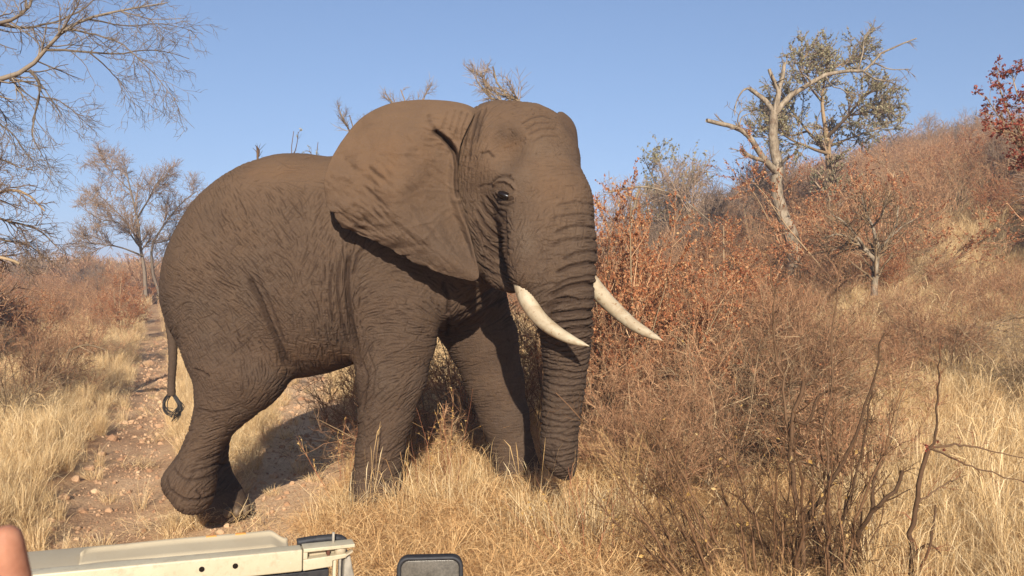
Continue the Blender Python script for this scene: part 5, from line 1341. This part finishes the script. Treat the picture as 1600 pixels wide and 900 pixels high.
def build_foreground_shrub():
    Y = 5.1; s = Y / FPX
    def mk(seed, paths, label, mats, yl=0, dens=9, tw=.30):
        w = Wood(seed)
        w.limbs([(traced(a, Y), b * s, c * s) for a, b, c in paths], 16, 6, .0075)
        w.branch(dens, tw, 7, (.35, .95), .15, 1, .16, .08, .45, 3, src=0, rmin=.0022); w.branch(3, tw * .5, 5, (.4, 1.0), .2, 1, .2, .05, .6, 3, rmin=.0018)
        base = traced([(paths[0][0][0][0], 940)], Y)[0]
        e = empty('shrub', (base[0], base[1], gz(base[0], base[1]))); tag(e, label, 'shrub'); org = e.location[:]
        obj('stems', w.mesh('stems', [0], mats[0], org), e); obj('twigs', w.mesh('twigs', [1, 2], mats[1], org), e)
        if yl: obj('leaves', w.leaves('leaves', 2, yl, .016, WM['yellowleaf'], origin=org, prob=.06), e)
    rs = np.random.RandomState(91)
    fan = []
    for k in range(44):
        x0 = rs.uniform(1090, 1330); x1 = x0 + (x0 - 1240) * rs.uniform(.5, 1.3) + rs.normal(-20, 45); y1 = rs.uniform(600, 800)
        d = rs.normal(0, .25); fan.append(([(x0, 960, d * .3), (x0 + (x1 - x0) * .35 + rs.normal(0, 8), 960 + (y1 - 960) * .4, d * .6), (x0 + (x1 - x0) * .7 + rs.normal(0, 10), 960 + (y1 - 960) * .72, d), (x1, y1, d * 1.3)], rs.uniform(1.7, 3.6), .7))
    mk(81, fan, 'dense grey-brown twig shrub in the right foreground', (WM['brown'], WM['brown']), 1, 12, .30)
    mk(82, [([(1262, 960), (1248, 840), (1238, 720), (1240, 655), (1254, 610), (1256, 594)], 5, 3.2), ([(1240, 655), (1262, 660, .05), (1280, 620, .05), (1316, 605, .1)], 3.4, 1.4), ([(1248, 840), (1290, 760, -.1), (1330, 690, -.1), (1366, 590, -.1), (1382, 520, -.1)], 4, 1.2), ([(1238, 720), (1222, 600, .1), (1210, 500, .1), (1204, 420, .1), (1196, 395, .1)], 3, .9), ([(1290, 960), (1292, 760), (1298, 600), (1306, 470), (1318, 395)], 3, .9), ([(1300, 960), (1330, 860), (1362, 800, -.1), (1398, 770, -.1), (1410, 735, -.1)], 6, 2.6), ([(1362, 800, -.1), (1366, 750), (1378, 715)], 4, 1.8), ([(1300, 870), (1352, 680), (1362, 600)], 2.5, 1.2)], 'dark-stemmed shrub with a hooked stub rising among the foreground twigs', (WM['dark'], WM['brown']), 0, 8, .26)
    mk(83, [([(1420, 990), (1424, 860), (1430, 790), (1438, 740), (1452, 700)], 4.6, 3.4), ([(1452, 700), (1500, 696, .05), (1548, 704, .1), (1600, 716, .1)], 2.2, .8), ([(1452, 700), (1490, 716, -.1), (1540, 735, -.15), (1600, 754, -.2)], 2, .8), ([(1452, 700), (1462, 680), (1466, 600, .1), (1470, 540, .1)], 2.4, .9), ([(1430, 790), (1470, 760, .1), (1510, 742, .2)], 1.8, .7), ([(1424, 870), (1450, 850, -.1), (1470, 865, -.1)], 3, 1.2), ([(1390, 960), (1440, 880, -.1), (1462, 790, -.1)], 3.6, 1.4)], 'knobbly red-brown shrub whose thin branches reach across the straw on the right', (WM['dark'], WM['red']), 0, 4, .20)
    # burr cluster on the fork
    e = [o for o in COL.objects if o.name.startswith('shrub')][-1]
    w = Wood(84); w.lv.append((np.array([[P(1440 + 9 * i, 697 + rs.normal(0, 3), Y)] * 3 for i in range(5)]) + rs.normal(0, .012, (5, 3, 3)), np.full((5, 3), .01), 4))
    obj('burrs', w.leaves('burrs', 0, 12, .009, WM['redleaf'], origin=e.location[:]), e)

def build_sticks():
    Y = 13.0; s = Y / FPX; w = Wood(95)
    w.limbs([(traced(a, Y), b * s, c * s) for a, b, c in [([(104, 560), (108, 549), (124, 541), (142, 540), (166, 547)], 2.6, 1.2), ([(124, 541), (134, 546), (146, 552)], 1.2, .6)]], 14, 5)
    e = empty('fallen_branch', tuple(P(104, 560, Y))); tag(e, 'curved pale dead branch lying on the left grass', 'branch'); obj('limb', w.mesh('limb', [0], WM['grey'], e.location[:]), e)
    Y = ground_hit(1560, 565); s = Y / FPX; w = Wood(96)
    rs = np.random.RandomState(8)
    paths = []
    for k in range(26):
        x = rs.uniform(1480, 1640); y = rs.uniform(505, 560); l = rs.uniform(40, 120); a = rs.normal(0, .25)
        paths.append(([(x - l / 2, y + l / 2 * a, rs.normal(0, .3)), (x, y - rs.uniform(0, 12), 0), (x + l / 2, y - l / 2 * a, rs.normal(0, .3))], rs.uniform(.9, 2.0), .6))
    w.limbs([(traced(a, Y), b * s, c * s) for a, b, c in paths], 10, 5); w.branch(7, .3, 5, (.4, 1), .2, 1, .2, 0, .5, 3, rmin=.0028)
    e = empty('brushwood', tuple(P(1560, 560, Y))); tag(e, 'heap of fallen dry brushwood at the right edge', 'brushwood'); obj('branches', w.mesh('branches', [0], WM['grey'], e.location[:]), e); obj('twigs', w.mesh('twigs', [1], WM['grey'], e.location[:]), e)
    w = Wood(97); Y = 11.0; s = Y / FPX
    w.limbs([(traced(a, Y), b * s, c * s) for a, b, c in [([(950, 300), (1000, 292), (1050, 302, .1), (1085, 325, .1), (1112, 348, .2)], 2.0, .8), ([(1000, 292), (990, 330), (975, 420), (960, 560)], 2.2, 2.2)]], 16, 5)
    e = empty('sapling', tuple(P(960, 600, Y))); tag(e, 'pale arching bare switch over the rust leaves beside the elephant face', 'sapling'); obj('stem', w.mesh('stem', [0], WM['pale'], e.location[:]), e)

# ------------------------------------------------------------------ the vehicle the picture is taken from
def rounded_prism(name, outline, thick, mat, parent=None, bevel=.004, origin=(0, 0, 0), frame=None, seg=3):
    """plate from a 2-D outline (x, z) in a frame (origin, ex, ey, ez); thickness along ey"""
    import bmesh
    bm = bmesh.new()
    vs = [bm.verts.new((x, 0, z)) for x, z in outline]; f = bm.faces.new(vs)
    r = bmesh.ops.extrude_face_region(bm, geom=[f])
    for v in [g for g in r['geom'] if isinstance(g, bmesh.types.BMVert)]: v.co.y += thick
    bmesh.ops.recalc_face_normals(bm, faces=bm.faces)
    if bevel: bmesh.ops.bevel(bm, geom=[e for e in bm.edges if e.calc_face_angle(0) > .6], offset=bevel, segments=seg, profile=.6, affect='EDGES')
    me = bpy.data.meshes.new(name); bm.to_mesh(me); bm.free()
    for p in me.polygons: p.use_smooth = True
    me.materials.append(mat)
    o = obj(name, me, parent)
    if frame is not None:
        ex, ey, ez, og = frame
        M = Matrix(((ex[0], ey[0], ez[0], og[0]), (ex[1], ey[1], ez[1], og[1]), (ex[2], ey[2], ez[2], og[2]), (0, 0, 0, 1)))
        me.transform(M)
    return o
def rrect(w, h, r, n=6, x0=0, z0=0):
    out = []
    for cx, cz, a in ((w - r, h - r, 0), (r, h - r, 90), (r, r, 180), (w - r, r, 270)):
        for k in range(n + 1):
            t = math.radians(a + 90 * k / n); out.append((x0 + cx + r * math.cos(t), z0 + cz + r * math.sin(t)))
    return out

def build_vehicle():
    cream = Mat('cream_paint', .45, .4); c = cream.coords('Object')
    n1, n2, n3 = cream.noise(c, 5, 5, .6), cream.noise(c, 38, 5, .7), cream.noise(c, 120, 3, .6)
    col = cream.ramp(n1, [(.3, (.42, .37, .265)), (.7, (.50, .45, .335))])
    col = cream.mix(cream.ramp(n2, [(.53, (0, 0, 0)), (.66, (.65, .65, .65))]), col, (.36, .30, .21)); col = cream.mix(cream.ramp(n3, [(.64, (0, 0, 0)), (.72, (.8, .8, .8))]), col, (.47, .45, .39)); cream.color(col); cream.bump(n2, .15, .002)
    plate = Mat('shade_toned_cream', .6, .3); c = plate.coords('Object'); n1, n2 = plate.noise(c, 4, 5, .6), plate.noise(c, 50, 4, .7)  # duller copy of the cream paint; the tray's shade is in the colour
    plate.color(plate.mix(plate.ramp(n2, [(.6, (0, 0, 0)), (.75, (.5, .5, .5))]), plate.ramp(n1, [(.3, (.36, .305, .22)), (.7, (.42, .365, .27))]), (.28, .22, .15)))
    black = Mat('black_rubber', .55, .3); nb = black.noise(black.coords('Object'), 40, 4, .6); black.color(black.ramp(nb, [(.3, (.012, .012, .015)), (.7, (.035, .034, .036))]))
    grey = Mat('worn_steel', .5, .4); ng = grey.noise(grey.coords('Object'), 30, 4, .6); grey.color(grey.ramp(ng, [(.3, (.20, .185, .16)), (.7, (.36, .33, .28))]))
    rust = Mat('orange_rust', .8, .2); rust.color((.62, .27, .07))
    hole = Mat('hole_shade', .9, .1); hole.color((.012, .008, .006))
    car = empty('safari_vehicle', (0, 1.2, .2)); tag(car, 'cream safari vehicle showing only its folded windscreen frame and wing mirror', 'vehicle')
    def child(o):
        o.parent = car; o.matrix_parent_inverse = Matrix.Translation(car.location).inverted(); return o
    # bar of the folded windscreen frame
    A, B = P(-200, 922, 2.02), P(548, 852, 2.44)
    ex = B - A; Lx = np.linalg.norm(ex); ex /= Lx
    ey = np.cross(np.array([0, 0, 1.0]), ex); ey /= np.linalg.norm(ey); ez = np.cross(ex, ey)
    def fr(o): return (ex, ey, ez, o)
    u = lambda px: Lx * (px + 200) / 748 * (1 - 0.00) if True else 0
    def along(px):          # distance along the bar of the point seen in column px
        lo, hi = 0.0, Lx
        for _ in range(40):
            m = (lo + hi) / 2; p = A + ex * m; q = 800 + p[0] / p[1] * FPX * 1.0
            if q < px: lo = m
            else: hi = m
        return lo
    xs = along(470); xe = Lx
    child(rounded_prism('windscreen_frame', [(0, -.066), (xs, -.063), (xs, 0), (0, 0)], .05, cream.m, bevel=.005, frame=fr(A)))
    # tray panel behind the bar with a rolled lip
    pl = []
    x0, x1 = along(112), along(452)
    V, Qd = [], []
    prof = [(.052, -.006), (.08, -.002), (.120, .004), (.136, .007), (.140, .012), (.146, .015), (.153, .013), (.157, .006), (.157, -.004)]
    cols = np.concatenate([np.linspace(0, .04, 7), np.linspace(.06, x1 - x0 - .07, 30), np.linspace(x1 - x0 - .05, x1 - x0, 8)])
    for cx in cols:
        e1 = np.clip(cx / .045, 0, 1); sc = 1 - (1 - math.sqrt(max(0, 1 - (1 - e1) ** 2))) * .42
        e2 = sstep(x1 - x0 - .05, x1 - x0 - .005, cx) * .035
        lift = .004 * noise3(np.array([[cx * 6, 0, 0]]))[0]
        for yy, zz in prof: V.append(A + ex * (x0 + cx) + ey * (.052 + (yy - .052) * sc - e2) + ez * (zz - e2 * .5 + lift + .004 * (cx / (x1 - x0)) * (yy - .052) / .1))
    n, m = len(cols), len(prof); ii = np.arange(n * m).reshape(n, m)
    q = np.stack([ii[:-1, :-1], ii[1:, :-1], ii[1:, 1:], ii[:-1, 1:]], -1).reshape(-1, 4)
    o = obj('panel', quads('panel', np.array(V), q, plate.m)); md = o.modifiers.new('thickness', 'SOLIDIFY'); md.thickness = .004; md.offset = 0; child(o)
    child(rounded_prism('lower_panel', [(0, 0), (along(240), 0), (along(240), .01), (0, .01)], .16, plate.m, bevel=.003, frame=fr(A + ey * .053 - ez * .013)))
    # rust chips on the lip
    for px in (322, 372):
        xx = along(px * .985) ; child(rounded_prism('rust_patch', rrect(.034, .012, .005), .016, rust.m, bevel=.003, frame=fr(A + ex * xx + ey * .140 + ez * (.007))))
    # bolt holes: dark discs, the shade inside put in as colour
    for px, py in ((311, 886), (364, 880)):
        th = np.linspace(0, 2 * np.pi, 17)[:-1]; xx = along(px)
        child(rounded_prism('bolt_hole_disc', [(.0075 * math.cos(t), .0075 * math.sin(t)) for t in th], .004, hole.m, bevel=.001, frame=fr(A + ex * xx - ey * .0025 - ez * .028)))
    # end bracket: rails round a slot
    x2 = xs + .0025; w = xe - x2
    child(rounded_prism('bracket', [(0, -.063), (w * .62, -.058), (w * .62, -.041), (w * .92, -.036), (w * .92, -.024), (0, -.030)], .045, cream.m, bevel=.003, frame=fr(A + ex * x2)))
    child(rounded_prism('bracket_post', [(0, -.029), (.012, -.029), (.012, -.008), (0, -.008)], .045, cream.m, bevel=.002, frame=fr(A + ex * x2)))
    child(rounded_prism('bracket_rail', [(0, -.008), (w + .012, -.006), (w + .012, .004), (0, .003)], .05, cream.m, bevel=.002, frame=fr(A + ex * (x2) - ey * .004)))
    child(rounded_prism('bracket_back', [(.012, -.032), (w * .80, -.030), (w * .80, -.006), (.012, -.006)], .01, plate.m, bevel=.001, frame=fr(A + ex * x2 + ey * .03)))
    child(rounded_prism('spacer', [(w * .50, -.026), (w * .56, -.026), (w * .56, -.008), (w * .50, -.008)], .026, rust_dark().m, bevel=.001, frame=fr(A + ex * x2 + ey * .004)))
    # black tube and pin
    t0, t1 = A + ex * (x2 - .01) + ey * .075 - ez * .002, A + ex * (x2 + w * .80) + ey * .07 + ez * .002
    v, q = sweep(resample([tuple(t0), tuple((t0 + t1) / 2 + ez * .003), tuple(t1), tuple(t1 + ex * .02 - ez * .012)], 20), .0125, 14); child(obj('rubber_tube', poly_mesh('rubber_tube', v, q, black.m)))
    v, q = sweep([A + ex * (x2 + w * .66) + ey * .03 - ez * .01, A + ex * (x2 + w * .66) + ey * .03 + ez * .02, A + ex * (x2 + w * .66) + ey * .03 + ez * .034], [.004, .004, .004], 10); child(obj('pin', poly_mesh('pin', v, q, grey.m)))
    v, q = sweep([A + ex * (x2 + w * .80) + ey * .02 - ez * .03, A + ex * (x2 + w * .80) + ey * .02 - ez * .004], .017, 14); child(obj('hinge_barrel', poly_mesh('hinge_barrel', v, q, plate.m)))
    child(rounded_prism('hinge_strap', [(w * .62, -.20), (w * .70, -.20), (w * .71, -.041), (w * .64, -.043)], .02, cream.m, bevel=.003, frame=fr(A + ex * x2 + ey * .006)))
    child(rounded_prism('hinge_strap', [(w * .76, -.20), (w * .81, -.20), (w * .82, -.036), (w * .77, -.038)], .02, grey.m, bevel=.003, frame=fr(A + ex * x2 + ey * .010)))
    child(rounded_prism('scuttle_end', [(w * .84, -.24), (w * 1.20, -.24), (w * 1.12, -.10), (w * 1.02, -.034), (w * .90, -.040)], .06, grey.m, bevel=.006, frame=fr(A + ex * x2 + ey * .018)))
    child(rounded_prism('clip', [(w * .88, -.034), (w * 1.04, -.022), (w * 1.05, -.016), (w * .88, -.028)], .02, plate.m, bevel=.001, frame=fr(A + ex * x2 - ey * .002)))
    child(rounded_prism('dashboard', [(0, -.42), (xs + w * .6, -.42), (xs + w * .6, -.075), (0, -.078)], .03, black.m, bevel=.004, frame=fr(A + ey * .03)))
    # bonnet and wing below the frame, out of sight from here
    child(rounded_prism('bonnet', [(0, 0), (Lx + .03, 0), (Lx + .03, .03), (0, .03)], .95, plate.m, bevel=.01, frame=fr(A + ey * .10 - ez * .36)))
    child(rounded_prism('wing', [(0, 0), (Lx + .04, 0), (Lx + .04, .42), (0, .42)], 1.0, plate.m, bevel=.02, frame=fr(A + ey * .08 - ez * .82)))
    # wing mirror on an arm
    Y = 2.35; cpt = P(672, 926, Y); s = Y / FPX
    wz, hz_ = 103 * s, 112 * s
    mx = np.array([1.0, .06, 0]); mx /= np.linalg.norm(mx); my = np.array([-.06, 1.0, -.10]); my -= mx * (my @ mx); my /= np.linalg.norm(my); mz = np.cross(mx, my)
    og = cpt - mx * wz / 2 - mz * hz_ / 2
    hs = rounded_prism('wing_mirror', rrect(wz, hz_, .030), .035, black.m, bevel=.006, frame=(mx, my, mz, og)); child(hs)
    # raised rim
    t = rrect(wz - .010, hz_ - .010, .026, 8, .005, .005); path = np.array([og + mx * a + mz * b - my * .001 for a, b in t + t[:2]])
    v, q = sweep(path, .0065, 10, cap=False); rm = obj('rim', quads('rim', v, q, black.m)); rm.parent = hs
    gl = Mat('mirror_reflection', .28, .5); c = gl.coords('Object'); ng, nf = gl.noise(c, 26, 5, .65), gl.noise(c, 160, 3, .6)  # mottled grey carries the reflected vehicle as painted colour
    gl.color(gl.mix(.4, gl.ramp(ng, [(.3, (.075, .068, .058)), (.7, (.15, .138, .12))]), gl.ramp(nf, [(.35, (.06, .055, .048)), (.65, (.19, .175, .15))]))); gl.b.inputs['Metallic'].default_value = .35
    g = rounded_prism('mirror_glass', rrect(wz - .022, hz_ - .022, .022, 8, .011, .011), .004, gl.m, bevel=.001, frame=(mx, my, mz, og - my * .003)); g.parent = hs
    v, q = sweep(resample([tuple(cpt - mz * .09 + my * .03), tuple(cpt - mz * .22 + my * .02 - mx * .06), tuple(A + ex * (Lx + .0) + ey * .3 - ez * .5)], 18), .011, 10); child(obj('mirror_arm', poly_mesh('mirror_arm', v, q, black.m)))

def rust_dark():
    m = Mat('dark_rust', .85, .2); m.color((.10, .04, .025)); return m

# ------------------------------------------------------------------ the passenger's hand at the left edge
def build_person():
    sk = Mat('skin', .68, .2); c = sk.coords('Object'); n = sk.noise(c, 55, 4, .6)
    sk.color(sk.ramp(n, [(.25, (.26, .105, .065)), (.75, (.46, .225, .145))])); sk.b.inputs['Subsurface Weight'].default_value = .12; sk.b.inputs['Subsurface Radius'].default_value = (.01, .004, .002)
    bump = sk.noise(c, 260, 2, .5); sk.bump(bump, .25, .001)
    # chains of joints (position, radius); the thumb points up, the fingers close below the frame
    T = P(19, 797, .50)                    # tip of the thumb
    o = T - np.array([0.001, 0, .012])
    pts = [(o + (-.004, .0, .004), .0098), (o + (-.003, .001, -.016), .0112), (o + (.000, .002, -.040), .0122), (o + (.004, .004, -.070), .0145), (o + (-.020, .006, -.105), .022), (o + (-.040, .006, -.135), .030), (o + (-.060, .000, -.185), .028), (o + (-.095, -.03, -.30), .036), (o + (-.13, -.08, -.46), .045), (o + (-.10, -.16, -.62), .05)]
    edges = [(i, i + 1) for i in range(len(pts) - 1)]
    kn = [(-.045, -.012), (-.052, .010), (-.056, .031), (-.056, .050)]
    for k, (dx, dy) in enumerate(kn):
        b = o + (dx, dy - .01, -.095 - .008 * k); i0 = len(pts); L = (.9, 1.0, .95, .78)[k]; r = (.0098, .0102, .0096, .0085)[k]
        ch = [(b, r * 1.15), (b + np.array((.030 * L, .004, .010)), r), (b + np.array((.046 * L, .002, -.012)), r * .95), (b + np.array((.030 * L, -.004, -.028)), r * .85)]
        pts += ch; edges.append((5, i0)); edges += [(i0 + j, i0 + j + 1) for j in range(3)]
    me = bpy.data.meshes.new('person'); me.from_pydata([tuple(p) for p, _ in pts], edges, [])
    ob = obj('person', me); md = ob.modifiers.new('skin', 'SKIN')
    for v, (_, r) in zip(me.skin_vertices[0].data, pts): v.radius = (r, r)
    me.skin_vertices[0].data[5].use_root = True
    sb = ob.modifiers.new('sub', 'SUBSURF'); sb.levels = sb.render_levels = 2
    dg = bpy.context.evaluated_depsgraph_get(); nm = bpy.data.meshes.new_from_object(ob.evaluated_get(dg)); ob.modifiers.clear(); ob.data = nm
    for p in nm.polygons: p.use_smooth = True
    nm.materials.clear(); nm.materials.append(sk.m)
    tag(ob, 'person at the left edge of whom only a raised thumb shows', 'person')

def build_haze():
    x0, x1, y0, y1, z0, z1 = -820.0, 820.0, -260.0, 820.0, -3.5, 17.0
    me = bpy.data.meshes.new('haze')
    me.from_pydata([(x, y, z) for x in (x0, x1) for y in (y0, y1) for z in (z0, z1)], [], [(0, 1, 3, 2), (4, 6, 7, 5), (0, 4, 5, 1), (2, 3, 7, 6), (0, 2, 6, 4), (1, 5, 7, 3)])
    m = bpy.data.materials.new('haze'); m.use_nodes = True; nt = m.node_tree
    nt.nodes.remove(nt.nodes['Principled BSDF'])
    v = nt.nodes.new('ShaderNodeVolumePrincipled'); v.inputs['Density'].default_value = 0.0019; v.inputs['Color'].default_value = (.86, .90, 1, 1); v.inputs['Anisotropy'].default_value = 0.1
    nt.links.new(v.outputs[0], nt.nodes['Material Output'].inputs['Volume'])
    me.materials.append(m); o = obj('haze', me); tag(o, kind='stuff')

# ------------------------------------------------------------------ build
wood_mats()
build_ground()
build_elephant()
build_traced_trees()
build_scrub()
build_foreground_shrub()
build_sticks()
build_grass()
build_litter()
build_vehicle()
build_person()
build_haze()
